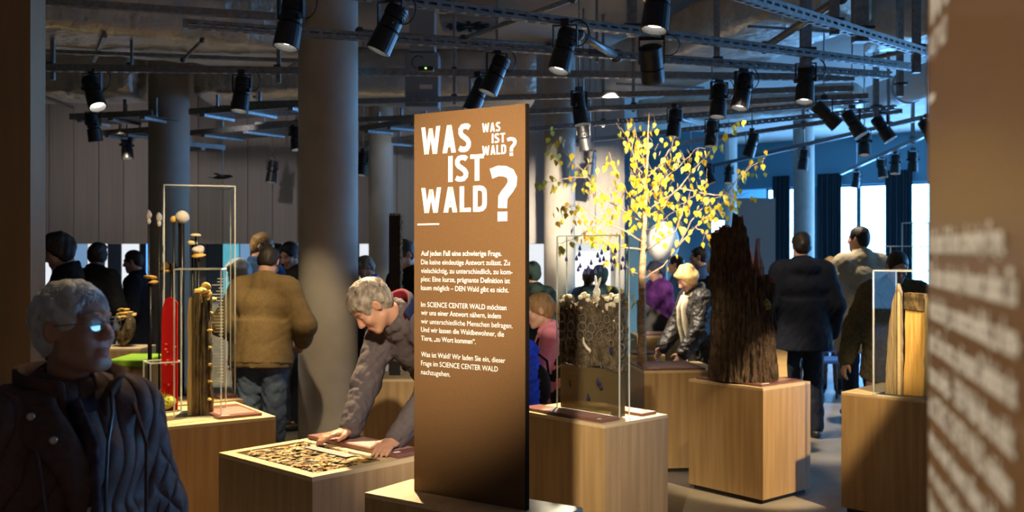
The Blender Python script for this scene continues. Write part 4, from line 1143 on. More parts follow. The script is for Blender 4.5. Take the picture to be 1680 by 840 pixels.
lf = [(1, 2, 11), (2, 3, 11), (3, 4, 11), (4, 5, 11), (5, 6, 11), (6, 7, 11), (7, 8, 11), (8, 9, 11), (9, 10, 11), (10, 1, 11), (0, 12, 1)]
LMES = []
for m_ in M_leaf:
    me = bpy.data.meshes.new('leaf'); me.from_pydata(lv, [], lf); me.materials.append(m_); LMES.append(me)
twigs = MB(); rest = [MB() for _ in LMES]
for li, (b_, src, o) in enumerate(leaf_pos):
    if li >= 300:
        s_ = random.uniform(0.04, 0.06)
        rest[random.choice([0, 0, 1, 2, 3])].add(lv, lf, Matrix.Translation(b_) @ Euler((random.uniform(-0.5, 0.5), random.uniform(-0.45, 0.45), random.uniform(0, 6.28))).to_matrix().to_4x4() @ Matrix.Scale(s_, 4)); continue
    me = LMES[random.choice([0, 0, 0, 1, 1, 2, 2, 3])]
    l = link('leaf', me, None, bt); s_ = random.uniform(0.046, 0.068); l.scale = (s_, s_, s_); l.location = b_
    l.rotation_euler = (random.uniform(-0.5, 0.5), random.uniform(-0.45, 0.45), random.uniform(0, 6.28))
    if src is not None: twigs.tube([src, (src+b_)/2+Vector((0, 0, 0.01)), b_], 0.0013, 4)
    else:
        q_ = b_+Vector((random.uniform(-0.05, 0.05), random.uniform(-0.04, 0.04), random.uniform(0.02, 0.07))); twigs.tube([q_, (q_+b_)/2, b_], 0.0013, 4)
vr, frr, mi = [], [], []
for k, r_ in enumerate(rest):
    n = len(vr); vr += r_.v; frr += [tuple(i+n for i in f_) for f_ in r_.f]; mi += [k]*len(r_.f)
me = bpy.data.meshes.new('small_leaves'); me.from_pydata(vr, [], frr)
for m_ in M_leaf: me.materials.append(m_)
me.polygons.foreach_set('material_index', mi); link('small_leaves', me, None, bt)['kind'] = 'stuff'
tw = twigs.obj('fine_twigs', M_twig, bt)
tw['kind'] = 'stuff'

# ---------------------------------------------------------------- split wood case, right
F7 = Vector((2.01, 6.14, 0))+ang(-43)*0.64
P7, M7 = pedestal(F7.x, F7.y, 47.0, 0.60, 0.64, 'oak pedestal with the split wood, beside the near text panel')
Mc7 = frame((2.16, 6.01, 0), ang(-43))
case(Mc7, 0, 0, 0.47, 0.34, H, EYE-34/F*6.0, 'acrylic case over three upright pieces of split wood')
M_sp = [mat('split_grey', (0.19, 0.13, 0.065), 0.7, noise=(9, (6, 6, 0.4), 6), col2=(0.31, 0.225, 0.12), bump=(30, 0.6, (4, 4, 0.4), 5, 0.01)),
        mat('split_amber', (0.55, 0.30, 0.075), 0.55, noise=(10, (5, 5, 0.5), 6), col2=(0.72, 0.44, 0.13), bump=(25, 0.4, (3, 3, 0.4), 5, 0.01)),
        mat('split_olive', (0.22, 0.17, 0.075), 0.8, noise=(12, (4, 4, 0.8), 6), col2=(0.36, 0.28, 0.13), bump=(26, 0.9, (2, 2, 0.6), 6, 0.015))]
def rough_block(name, lab, M, poly, y0, y1, m, parts):
    t = thing(name, lab, 'wood', M @ Vector((poly[0][0], y0, poly[0][1])))
    Mi = Matrix.Translation(-t.location) @ M
    # subdivide the outline so its long sides waver
    out = []
    for i, p in enumerate(poly):
        q_ = poly[(i+1) % len(poly)]; n_ = max(1, int((Vector(q_)-Vector(p)).length/0.05))
        for k in range(n_):
            out.append((p[0]+(q_[0]-p[0])*k/n_+(random.uniform(-.003, .003) if k else 0), p[1]+(q_[1]-p[1])*k/n_))
    MB(Mi).prism(out, y0, y1).obj('wood_block', m, t)
    for nm, pl_, a_, b_, mm in parts: MB(Mi).prism(pl_, a_, b_).obj(nm, mm, t)
    return t
zb = H+0.007
rough_block('split_plank', 'thin pointed grey split plank with a pale edge', Mc7, [(0.045, zb), (0.14, zb), (0.135, 1.35), (0.12, 1.40), (0.085, 1.28), (0.06, 1.05)], 0.06, 0.10, M_sp[0],
            [('pale_edge', [(0.122, zb+0.001), (0.139, zb+0.001), (0.134, 1.35), (0.122, 1.39)], 0.056, 0.0599, M_oaktop)])
rough_block('split_log_wedge', 'amber split log wedge glowing in the light', Mc7, [(0.145, zb), (0.262, zb), (0.268, 1.34), (0.150, 1.345), (0.155, 1.1)], 0.09, 0.17, M_sp[1],
            [('dark_bark_end', [(0.151, 1.25), (0.265, 1.24), (0.269, 1.342), (0.152, 1.347)], 0.082, 0.0899, M_logb)])
rough_block('split_billet', 'olive rough billet next to the amber wedge', Mc7, [(0.272, zb), (0.42, zb), (0.425, 1.36), (0.36, 1.355), (0.28, 1.33)], 0.07, 0.16, M_sp[2], [])

# ---------------------------------------------------------------- things further back
# peat core on its own pedestal
p = pt(648, 0, 6.9)
pedestal(p.x-0.22, 6.75, 0, 0.44, 0.44, 'oak pedestal under the tall peat core, behind the leaning man')
pc = thing('peat_core', 'tall narrow dark peat core with a fibrous bright edge', 'exhibit', (p.x, 6.97, H))
zt = EYE+(HZ-354)/F*6.97
MB().box((-0.048, -0.02, 0), (0.030, 0.05, zt-H), bev=0.003).obj('backing_board', mat('peat_dark', (0.016, 0.012, 0.009), 0.8), pc)
mb = MB()
for k in range(1300):
    z_ = random.uniform(0.01, zt-H); q_ = 0.010+0.008*math.sin(z_*37)*math.sin(z_*91); mb.ellipsoid((0.030+random.uniform(-0.006, 1)*max(q_, 0.003), random.uniform(-0.025, 0.045), z_), (random.uniform(0.002, 0.006), 0.004, random.uniform(0.002, 0.006)), 5, 4)
for k in range(90):
    mb.ellipsoid((random.uniform(-0.045, 0.03), random.uniform(-0.01, 0.04), zt-H+random.uniform(-0.003, 0.012)), (0.008, 0.008, 0.008), 5, 4)
o = mb.obj('peat_fibres', mat('peat_fibre', (0.26, 0.18, 0.09), 0.95, noise=(50, U1), col2=(0.6, 0.48, 0.3)), pc); o['kind'] = 'stuff'  # real fibres, a warm lit look mixed into their colour
# lime bench
bz = pt(205, 595, 7.2)
lb = thing('lime_bench', 'lime green bench top behind the foreground woman', 'bench', (bz.x, 7.2, 0))
MB().box((-0.13, 0, bz.z-0.03), (0.14, 0.45, bz.z+0.02), bev=0.01).obj('seat_top', M_lime, lb)
MB().box((-0.12, 0.01, 0), (0.13, 0.43, bz.z-0.031)).obj('bench_body', M_oak, lb)
# jar of fungus
jz = pt(198, 570, 8.3)
pedestal(jz.x-0.2, 8.2, 0, 0.4, 0.36, 'oak pedestal with the glass jar of orange fungus', h=jz.z)
jr = thing('glass_jar', 'glass jar of orange fungus behind the foreground woman', 'jar', (jz.x, 8.38, jz.z))
MB().lathe([(0.10, 0.001), (0.105, 0.02), (0.10, 0.36), (0.095, 0.40)], 24).obj('jar', M_acry, jr, True)
for k in range(26):
    a_ = random.uniform(0, 6.28); r_ = random.uniform(0, 0.075)
    lumpy('orange_fungus', (r_*math.cos(a_), r_*math.sin(a_), 0.27+random.uniform(-0.05, 0.045)), (0.026, 0.022, 0.010), M_ochre, jr, 0.4, k, nu=8, nv=5)
lumpy('root_mass', (0, 0, 0.16), (0.075, 0.075, 0.14), M_logb, jr, 0.4, 3)
# bird hanging from the ceiling
bp = pt(366, 291, 10.0)
bd = thing('bird_model', 'small dark bird model hanging in front of the plank wall', 'model', bp)
M_bird = mat('bird_dark', (0.035, 0.03, 0.03), 0.7)
mb = MB(); mb.tube([(-0.10, 0, -0.005), (-0.05, 0, 0.0), (0.02, 0, 0.005), (0.07, 0, 0.01), (0.10, 0, 0.008)], [0.006, 0.018, 0.022, 0.014, 0.002], 10)
mb.obj('bird_body', M_bird, bd, True)
for s in (-1, 1): MB().add([(0.03, s*0.015, 0.012), (-0.03, s*0.015, 0.010), (-0.06, s*0.14, 0.03), (-0.02, s*0.15, 0.034), (0.03, s*0.012, 0.004), (-0.03, s*0.012, 0.002)], [(0, 1, 2, 3), (4, 3, 2, 5), (0, 3, 4), (1, 5, 2)]).obj('wing', M_bird, bd)
MB().add([(-0.09, 0.008, 0), (-0.09, -0.008, 0), (-0.15, -0.02, -0.004), (-0.15, 0.02, -0.004), (-0.12, 0, 0.004)], [(0, 1, 4), (1, 2, 4), (2, 3, 4), (3, 0, 4)]).obj('tail', M_bird, bd)
MB().tube([(0, 0, 0.02), (0, 0, CEIL-bp.z-0.003)], 0.0012, 5).obj('hanging_wire', M_galv, bd)
# slanted dark desk behind the birch
dk = thing('slanted_desk', 'dark slanted display desk with a clear cover behind the birch stem', 'desk', (pt(1085, 0, 9.4).x, 9.4, 0))
x0, x1 = pt(1056, 0, 9.4).x-dk.location.x, pt(1112, 0, 9.4).x-dk.location.x
z0, z1 = pt(0, 545, 9.4).z, pt(0, 496, 9.4).z
MB().box((x0, 0, 0), (x1+0.1, 0.5, z0)).obj('desk_body', M_oak, dk)
MB().prism([(x0, z0+0.001), (x1+0.08, z0+0.001), (x1+0.02, z0+0.06), (x0, z1)], 0, 0.5).obj('dark_wedge', mat('desk_dark', (0.02, 0.016, 0.014), 0.35), dk)
MB().add([(x0, 0, z1+0.004), (x1+0.1, 0, z0+0.09), (x1+0.1, 0.5, z0+0.09), (x0, 0.5, z1+0.004), (x0, 0, z1+0.010), (x1+0.1, 0, z0+0.096), (x1+0.1, 0.5, z0+0.096), (x0, 0.5, z1+0.010)], [(0, 1, 2, 3), (7, 6, 5, 4), (0, 4, 5, 1), (1, 5, 6, 2), (2, 6, 7, 3), (3, 7, 4, 0)]).obj('clear_cover', M_acry, dk)
# stepped oak steps with boards behind the birch pedestal
for k, (xa, xb, yt, D, lab) in enumerate(((1030, 1092, 583, 8.3, 'lower oak step with a maroon board behind the birch foot'), (1045, 1112, 551, 8.75, 'upper oak step with papers behind the birch foot'))):
    a_, b_ = pt(xa, yt, D), pt(xb, yt, D)
    pd_, Mx = pedestal(a_.x, D, 2, b_.x-a_.x, 0.36, lab, h=a_.z)
    board(Mx, 0.05, 0.03, (b_.x-a_.x)*0.85, 0.30, a_.z+0.001, 'maroon board on the lower oak step' if k == 0 else 'maroon board on the upper oak step')
# glass rod stand with dark green frame beside the birch stem
gx = pt(1041, 0, 8.9)
gs = thing('glass_stand', 'upright glass pane in a dark green frame just left of the birch stem', 'glass stand', (gx.x, 8.9, 0))
for s in (-0.07, 0.05):
    MB().box((s-0.006, -0.01, 0), (s+0.006, 0.01, 1.72)).obj('upright', mat('green_steel', (0.02, 0.06, 0.045), 0.4), gs)
MB().box((-0.064, -0.003, 0.6), (0.044, 0.003, 1.70)).obj('pane', M_acry, gs)
MB().box((-0.08, -0.01, 0.8), (0.06, 0.01, 0.815)).obj('crossbar', mat('green_steel', (0.02, 0.06, 0.045), 0.4), gs)
# white dome and small screen
dp = pt(1088, 398, 12.6)
dm = thing('white_dome', 'bright white egg-shaped dome glowing behind the birch stem', 'dome', (dp.x, 12.6, 0))
MB().ellipsoid((0, 0, dp.z), (0.20, 0.20, 0.27), 32, 20).obj('dome_shell', mat('dome_white', (0.85, 0.85, 0.83), 0.6), dm, True)
MB().lathe([(0.16, 0), (0.16, 0.03), (0.05, 0.05), (0.05, dp.z-0.25)], 24).obj('dome_stand', M_darksteel, dm)
sp_ = pt(1178, 372, 14.0)
ss = thing('small_screen', 'small bright blue-white screen between birch and bark trunk', 'screen', (sp_.x, 14.0, sp_.z-0.09))
MB().box((-0.10, 0, 0), (0.10, 0.03, 0.19), bev=0.004).obj('screen_housing', M_black, ss)
MB().box((-0.09, -0.004, 0.01), (0.09, -0.0005, 0.18)).obj('screen_face', mat('screen_glow', (0.5, 0.7, 0.9), emit=((0.5, 0.78, 1.0), 2.5)), ss)
MB().box((-0.03, 0.005, -(sp_.z-0.09)), (0.03, 0.025, 0)).obj('screen_post', M_darksteel, ss)
# second case behind the olive jacket
cp = pt(1461, 0, 10.5)
pedestal(cp.x-0.02, 10.45, 0, 0.5, 0.45, 'oak pedestal behind the visitor in the olive jacket')
case(frame((cp.x, 10.5, 0), ang(0)), 0, 0, 0.46, 0.35, H, EYE+6/F*10.5, 'blue-lit acrylic case behind the visitor in the olive jacket', rim=0.010)
case(frame((pt(1497, 0, 11.3).x, 11.3, 0), ang(0)), 0, 0, 0.32, 0.3, 0.001, EYE+45/F*11.3, 'tall thin blue-lit case at the wide dark curtain', rim=0.012)

# ================================================================== PEOPLE
def V(*a): return np.array(a, dtype=np.float64)
class Field:
    """signed distance grid with smooth unions, meshed by surface nets"""
    def __init__(s, lo, hi, h):
        s.lo = np.array(lo, float); s.h = h
        s.n = np.ceil((np.array(hi)-s.lo)/h).astype(int)+1
        s.f = np.full(tuple(s.n), 0.3, np.float32)
    def blk(s, lo, hi):
        a = np.clip(np.floor((np.array(lo)-s.lo)/s.h).astype(int), 0, s.n-1)
        b = np.clip(np.ceil((np.array(hi)-s.lo)/s.h).astype(int)+1, 0, s.n)
        sl = tuple(slice(int(a[i]), int(b[i])) for i in range(3))
        ax = [((s.lo[i]+s.h*np.arange(a[i], b[i])).astype(np.float32)) for i in range(3)]
        return sl, ax[0][:, None, None], ax[1][None, :, None], ax[2][None, None, :]
    def put(s, sl, d, k, sub=False):
        f = s.f[sl]
        if f.size == 0: return
        if sub:
            d = -d; h = np.maximum(k-np.abs(f-d), 0)/k; s.f[sl] = np.maximum(f, d)+h*h*k*0.25
        else:
            h = np.maximum(k-np.abs(f-d), 0)/k; s.f[sl] = np.minimum(f, d)-h*h*k*0.25
    def cone(s, a, b, ra, rb, k=0.03, sub=False):
        a = np.array(a, float); b = np.array(b, float); m = max(ra, rb)+k+0.03
        sl, X, Y, Z = s.blk(np.minimum(a, b)-m, np.maximum(a, b)+m)
        ba = b-a; L = max(float(ba @ ba), 1e-9)
        t = np.clip(((X-a[0])*ba[0]+(Y-a[1])*ba[1]+(Z-a[2])*ba[2])/L, 0, 1)
        d = np.sqrt((X-a[0]-t*ba[0])**2+(Y-a[1]-t*ba[1])**2+(Z-a[2]-t*ba[2])**2)-(ra+t*(rb-ra))
        s.put(sl, d, k, sub)
    def ell(s, c, r, R=None, k=0.03, sub=False):
        c = np.array(c, float); r = np.array(r, float); m = max(r)+k+0.03
        sl, X, Y, Z = s.blk(c-m, c+m)
        x, y, z = X-c[0], Y-c[1], Z-c[2]
        if R is not None:
            x, y, z = (R[0, 0]*x+R[1, 0]*y+R[2, 0]*z, R[0, 1]*x+R[1, 1]*y+R[2, 1]*z, R[0, 2]*x+R[1, 2]*y+R[2, 2]*z)
        k0 = np.sqrt((x/r[0])**2+(y/r[1])**2+(z/r[2])**2); k1 = np.sqrt((x/r[0]**2)**2+(y/r[1]**2)**2+(z/r[2]**2)**2)+1e-6
        s.put(sl, k0*(k0-1)/k1, k, sub)
    def ecol(s, c0, c1, r0, r1, R, k=0.04):
        """elliptic column between two points (round in R's x, y axes)"""
        c0 = np.array(c0, float); c1 = np.array(c1, float); m = max(*r0, *r1)+k+0.04
        sl, X, Y, Z = s.blk(np.minimum(c0, c1)-m, np.maximum(c0, c1)+m)
        ax = c1-c0; L = np.linalg.norm(ax); ax /= L
        dx, dy, dz = X-c0[0], Y-c0[1], Z-c0[2]
        t = (dx*ax[0]+dy*ax[1]+dz*ax[2])/L; tc = np.clip(t, 0, 1)
        qx = dx*R[0, 0]+dy*R[1, 0]+dz*R[2, 0]; qy = dx*R[0, 1]+dy*R[1, 1]+dz*R[2, 1]
        # drift of the axis in R's x, y plane
        ox = (ax @ R[:, 0])*L*tc; oy = (ax @ R[:, 1])*L*tc
        rx = r0[0]+(r1[0]-r0[0])*tc; ry = r0[1]+(r1[1]-r0[1])*tc
        q = np.sqrt(((qx-ox)/rx)**2+((qy-oy)/ry)**2)
        d = (q-1)*np.minimum(rx, ry)
        dt = np.maximum(-t, t-1)*L
        s.put(sl, np.maximum(d, dt), k)
    def plane(s, p, n):
        """keep the side n points away from"""
        sl, X, Y, Z = s.blk(s.lo, s.lo+s.h*s.n)
        s.f[...] = np.maximum(s.f, ((X-p[0])*n[0]+(Y-p[1])*n[1]+(Z-p[2])*n[2]).astype(np.float32))
    def wrinkle(s, amp, freq, seed, n=5, stretch=(1, 1, 1), crease=False):
        r = np.random.default_rng(seed); sl, X, Y, Z = s.blk(s.lo, s.lo+s.h*s.n); w_ = 0
        for i in range(n):
            q = r.normal(size=3); q /= np.linalg.norm(q); q *= freq*r.uniform(0.6, 1.7)*np.array(stretch)
            sn = np.sin((X*q[0]+Y*q[1]+Z*q[2]+r.uniform(0, 6)+0.9*np.sin(X*q[2]*0.7+Z*q[0]*0.6+Y*q[1]*0.5)).astype(np.float32))
            w_ = w_+(sn if not crease else 1.3-2.6*np.abs(sn)**0.6)
        s.f += (amp/n*1.6)*w_
    def mesh(s):
        f = s.f; S = f < 0
        c = np.zeros(tuple(s.n-1), np.int8)
        for i in (0, 1):
            for j in (0, 1):
                for k in (0, 1):
                    c += S[i:s.n[0]-1+i, j:s.n[1]-1+j, k:s.n[2]-1+k]
        act = (c > 0) & (c < 8); I = np.argwhere(act)
        idx = np.full(act.shape, -1, np.int32); idx[act] = np.arange(len(I))
        acc = np.zeros((len(I), 3)); cnt = np.zeros(len(I))
        off = [(i, j, k) for i in (0, 1) for j in (0, 1) for k in (0, 1)]
        val = {o: f[I[:, 0]+o[0], I[:, 1]+o[1], I[:, 2]+o[2]].astype(float) for o in off}
        for a in off:
            for ax in range(3):
                if a[ax] == 0:
                    b = list(a); b[ax] = 1; b = tuple(b)
                    va, vb = val[a], val[b]; m = (va < 0) != (vb < 0)
                    t = np.where(m, va/(va-vb+1e-12), 0)
                    P = np.tile(np.array(a, float), (len(I), 1)); P[:, ax] += t
                    acc[m] += P[m]; cnt[m] += 1
        verts = s.lo+s.h*(I+acc/cnt[:, None])
        quads = []
        for ax in range(3):
            u, v = (ax+1) % 3, (ax+2) % 3
            sl0 = [slice(None)]*3; sl1 = [slice(None)]*3
            sl0[ax] = slice(0, -1); sl1[ax] = slice(1, None)
            for q in (u, v):
                sl0[q] = slice(1, -1); sl1[q] = slice(1, -1)
            A, B = S[tuple(sl0)], S[tuple(sl1)]
            E = np.argwhere(A != B)
            if len(E) == 0: continue
            inside = A[tuple(E.T)]
            E = E.copy(); E[:, u] += 1; E[:, v] += 1
            def cell(du, dv):
                q = E.copy(); q[:, u] -= du; q[:, v] -= dv
                return idx[q[:, 0], q[:, 1], q[:, 2]]
            Q = np.stack([cell(1, 1), cell(0, 1), cell(0, 0), cell(1, 0)], 1)
            Q[~inside] = Q[~inside][:, ::-1]
            quads.append(Q)
        Q = np.concatenate(quads) if quads else np.zeros((0, 4), int)
        return verts, Q
def np_mesh(name, verts, quads, mat_=None, smooth=True):
    me = bpy.data.meshes.new(name)
    me.vertices.add(len(verts)); me.vertices.foreach_set('co', np.asarray(verts, np.float32).ravel())
    me.loops.add(len(quads)*4); me.loops.foreach_set('vertex_index', np.asarray(quads, np.int32).ravel())
    me.polygons.add(len(quads)); me.polygons.foreach_set('loop_start', np.arange(len(quads), dtype=np.int32)*4)
    me.polygons.foreach_set('loop_total', np.full(len(quads), 4, np.int32))
    me.update(calc_edges=True)
    if smooth: me.polygons.foreach_set('use_smooth', np.ones(len(quads), bool))
    if mat_ is not None: me.materials.append(mat_)
    return me
def rx(a):
    c, s = math.cos(a), math.sin(a); return np.array([[1, 0, 0], [0, c, -s], [0, s, c]])
def rz(a):
    c, s = math.cos(a), math.sin(a); return np.array([[c, -s, 0], [s, c, 0], [0, 0, 1]])
def ry(a):
    c, s = math.cos(a), math.sin(a); return np.array([[c, 0, s], [0, 1, 0], [-s, 0, c]])
def unit(v): return v/max(np.linalg.norm(v), 1e-9)

SKIN = {'fair': (0.50, 0.285, 0.20), 'old': (0.44, 0.235, 0.165), 'tan': (0.42, 0.22, 0.14)}
def skin(k): return mat('skin_'+k, SKIN[k], 0.5, attr='tint', bump=(90, 0.12, U1, 4, 0.004), spec=0.35)
def fabric(name, c, k=1.25, rough=0.85, sc_=60): return mat(name, c, rough, noise=(sc_, U1, 3), col2=tuple(min(1, q*k) for q in c), bump=(14, 0.35, U1, 5, 0.02), spec=0.2)
def hairmat(name, c, k=1.5): return mat(name, c, 0.55, noise=(55, (1, 1, 0.4), 5), col2=tuple(min(1, q*k) for q in c), bump=(90, 0.6, (1, 1, 0.3), 5, 0.006), spec=0.35)

def add_head(fd, O, R, s=0.95, nose=1.0, fine=True, jowl=0.0):
    P = lambda x, y, z: O+R @ (V(x, y, z)*s)
    fd.ell(P(0, -0.015, 0.035), V(0.074, 0.096, 0.084)*s, R, 0.02)
    fd.ell(P(0, 0.022, -0.038), V(0.057+jowl, 0.068, 0.080)*s, R, 0.03)
    fd.ell(P(0, 0.068, -0.100), V(0.026+jowl, 0.020, 0.019)*s, R, 0.02)
    for q in (-1, 1):
        fd.cone(P(q*0.052, 0.0, -0.065), P(q*0.022, 0.062, -0.100), 0.014*s, 0.013*s, 0.025)
        fd.ell(P(q*0.040, 0.062, -0.026), V(0.022, 0.020, 0.022)*s, R, 0.025)
        fd.ell(P(q*0.031, 0.098, 0.010), V(0.017, 0.018, 0.0125)*s, R, 0.014, sub=True)
        fd.ell(P(q*0.031, 0.0735, 0.009), V(0.0125, 0.0115, 0.0115)*s, R, 0.004)
        fd.cone(P(q*0.014, 0.086, 0.029), P(q*0.048, 0.074, 0.031), 0.009*s, 0.007*s, 0.014)
        fd.ell(P(q*0.079, -0.012, 0.000), V(0.010, 0.020, 0.032)*s, R @ rz(q*0.5), 0.008)
        fd.ell(P(q*0.092, -0.005, 0.004), V(0.010, 0.011, 0.019)*s, R @ rz(q*0.5), 0.005, sub=True)
        if fine: fd.cone(P(q*0.019, 0.097, -0.036), P(q*0.034, 0.080, -0.078), 0.0022*s, 0.0018*s, 0.012, sub=True)
        fd.ell(P(q*0.013, 0.097, -0.030), V(0.009, 0.010, 0.008)*s, R, 0.008)
    fd.cone(P(0, 0.086, 0.016), P(0, 0.108*nose, -0.024), 0.008*s, 0.0125*s, 0.014)
    fd.ell(P(0, 0.084, -0.066), V(0.023, 0.012, 0.0075)*s, R, 0.006)
    fd.ell(P(0, 0.082, -0.078), V(0.019, 0.011, 0.007)*s, R, 0.006)
    if fine: fd.ell(P(0, 0.098, -0.0722), V(0.021, 0.012, 0.0018)*s, R, 0.003, sub=True)
def head_tint(hv, lip=(1.0, 0.62, 0.62), brow=(0.45, 0.42, 0.42), open_eyes=True):
    """colour of lips, brows and eyes by place on the face (head-local points)"""
    n = len(hv); col = np.ones((n, 4)); x, y, z = hv[:, 0], hv[:, 1], hv[:, 2]; ax = np.abs(x)
    m = (ax < 0.021) & (y > 0.083) & (z < -0.060) & (z > -0.084); col[m, :3] = lip
    m = (ax > 0.012) & (ax < 0.052) & (y > 0.060) & (z > 0.024) & (z < 0.038); col[m, :3] = brow
    m = (np.sqrt((ax-0.031)**2+(y-0.0735)**2+(z-0.009)**2) < 0.0142)
    if not open_eyes: m = m & (z < 0.003) & (z > 0.0)
    col[m, :3] = (1.2, 1.9, 2.4) if open_eyes else (0.4, 0.38, 0.36)
    m2 = m & open_eyes & (np.sqrt((ax-0.031)**2+(z-0.009)**2) < 0.006); col[m2, :3] = (0.12, 0.15, 0.2)
    m = (ax < 0.05) & (y > 0.05) & (z < -0.0) & (z > -0.05) ; col[m, :3] *= (1.04, 0.93, 0.92)
    return col
def add_hand(fd, w_, d, nrm, side, curl=0.35, spread=0.12, s=1.0):
    """palm, four fingers of different lengths and a thumb from the side of the palm"""
    d = unit(d); nrm = unit(nrm-d*(nrm @ d)); lat = np.cross(d, nrm)*side      # lat points to the thumb side
    pc = w_+d*0.048*s
    R = np.stack([np.cross(d, nrm), d, nrm], 1)
    fd.ell(pc, V(0.039, 0.052, 0.016)*s, R, 0.02)
    fd.cone(w_-d*0.03, w_+d*0.02, 0.027*s, 0.026*s, 0.02)
    for i, (o, L) in enumerate(((0.029, 0.070), (0.010, 0.080), (-0.010, 0.074), (-0.029, 0.058))):
        b = w_+d*0.088*s+lat*o*s; dr = unit(d+lat*o*spread*8)
        p = b; a = 0.15
        for j, (fr, r) in enumerate(((0.45, 0.0095), (0.32, 0.0088), (0.23, 0.0078))):
            a += curl*(0.5+0.4*j)
            q = p+(dr*math.cos(a)-nrm*math.sin(a))*L*fr*s
            fd.cone(p, q, r*s, (r-0.0008)*s, 0.006); p = q
    b = w_+d*0.022*s+lat*0.026*s
    q = b+(d*0.6+lat*0.75-nrm*0.2)*0.045*s; fd.cone(b, q, 0.016*s, 0.0115*s, 0.012)
    fd.cone(q, q+(d*0.9+lat*0.3-nrm*0.3)*0.032*s, 0.0110*s, 0.0085*s, 0.008)

def person(lab, px, D, facing, height, top, bottom, hair, skin_='fair', lean=0.0, hp=0.0, hyaw=0.0, hroll=0.0, arms=None, res=None, name='person',
           female=False, child=False, shoes=(0.02, 0.018, 0.016), pos=None, arm_world=False, seed=0, bulk=0.0, fine=False, brow=None, jowl=0.0, twist=0.0):
    S = height/1.75
    base = pos if pos is not None else (pt(px, HZ, D).x, D)
    res = res or min(0.013, max(0.0085, 0.00125*D))
    th = math.radians(facing-90); Rw = rz(th)
    TR = rx(-math.radians(lean)) @ rz(math.radians(twist))
    pel = V(0, 0, 0.95)
    T = lambda p: pel+TR @ (np.array(p, float)-pel)
    sw = 0.165 if female else 0.185
    if child: sw = 0.16
    neck0, neck1 = T((0, -0.015, 1.43)), T((0, 0.0, 1.53))
    RH = rz(math.radians(hyaw)) @ rx(-math.radians(hp)) @ ry(math.radians(hroll))
    HO = neck1+(TR @ V(0, 0.0, 0.035))+RH @ V(0, 0.03, 0.055)
    hs = 0.93 if not child else 1.12
    # arms
    J = {}
    for q, nm in ((-1, 'l'), (1, 'r')):
        sh = T((q*sw, 0, 1.405))
        tgt = (arms or {}).get(nm)
        if tgt is None: wr = sh+V(q*0.075, 0.06, -0.535)
        else:
            tgt = np.array(tgt, float)
            if arm_world:
                loc = Rw.T @ V(tgt[0]-base[0], tgt[1]-base[1], tgt[2]); tgt = loc/S
            wr = tgt
        l1, l2 = 0.295, 0.265
        dv = wr-sh; dl = np.linalg.norm(dv)
        if dl > (l1+l2)*0.995: wr = sh+dv/dl*(l1+l2)*0.995; dl = (l1+l2)*0.995; dv = wr-sh
        a = (l1*l1-l2*l2+dl*dl)/(2*dl); hgt = math.sqrt(max(l1*l1-a*a, 0))
        hint = V(q*0.7, -0.8, -0.3); u = dv/dl; hint = unit(hint-u*(hint @ u))
        el = sh+u*a+hint*hgt
        J[nm] = (sh, el, wr)
    legs = {}
    for q, nm in ((-1, 'l'), (1, 'r')):
        legs[nm] = (V(q*0.088, 0, 0.91), V(q*0.10, 0.02 if not lean else -0.01, 0.49), V(q*0.11, -0.02, 0.085))
    pts = [HO, neck0, pel]+[p for v in J.values() for p in v]+[p for v in legs.values() for p in v]
    lo = np.min(pts, 0)-0.24; hi = np.max(pts, 0)+0.24; lo[2] = -0.01; hi[2] = max(HO[2]+0.17, hi[2]-0.1)
    # ---- body: one continuous surface
    fb = Field(lo, hi, res)
    w1 = 0.9 if female else 1.0
    fb.ell(T((0, 0, 0.97)), V(0.15, 0.10, 0.11), TR, 0.05)
    fb.ell(T((0, 0.005, 1.12)), V(0.13*w1, 0.095, 0.13), TR, 0.06)
    fb.ell(T((0, 0.0, 1.29)), V(0.15*w1, 0.10, 0.14), TR, 0.06)
    fb.cone(T((-sw*0.85, 0, 1.40)), T((sw*0.85, 0, 1.40)), 0.045, 0.045, 0.05)
    fb.cone(neck0, neck1, 0.056 if not female else 0.048, 0.050 if not female else 0.043, 0.03)
    fb.cone(neck1, HO+RH @ V(0, -0.02, -0.03), 0.05 if not female else 0.044, 0.05, 0.03)
    for nm, (sh, el, wr) in J.items():
        fb.cone(sh, el, 0.044, 0.036, 0.02); fb.cone(el, wr, 0.036, 0.024, 0.02)
    for nm, (h_, kn, an) in legs.items():
        fb.cone(h_, kn, 0.075, 0.052, 0.03); fb.cone(kn, an, 0.05, 0.034, 0.02); fb.cone(an, an+V(0, 0.13, -0.045), 0.034, 0.026, 0.02)
    add_head(fb, HO, RH, hs, fine=fine, jowl=jowl)
    for nm, q in (('l', -1), ('r', 1)):
        sh, el, wr = J[nm]
        hd = (arms or {}).get(nm+'_dir'); hn = (arms or {}).get(nm+'_nrm')
        if hd is None: hd = unit(wr-el)
        elif arm_world: hd = Rw.T @ np.array(hd, float)
        if hn is None: hn = V(q*0.9, 0.3, 0.15)
        elif arm_world: hn = Rw.T @ np.array(hn, float)
        # thumb side: forward for hanging hands
        d_ = unit(np.array(hd, float)); n_ = unit(np.array(hn, float)); lat = np.cross(d_, n_)
        sd = (arms or {}).get(nm+'_thumb', None)
        if sd is None: sd = 1 if lat[1] > 0 else -1
        add_hand(fb, wr, np.array(hd, float), np.array(hn, float), sd, curl=(arms or {}).get('curl', 0.35))
    vv, qq = fb.mesh()
    hv = ((vv-HO) @ RH)/hs
    tint = head_tint(hv, brow=brow or (0.45, 0.42, 0.42), open_eyes=hp < 20)
    me = np_mesh(name, vv*S, qq, skin(skin_))
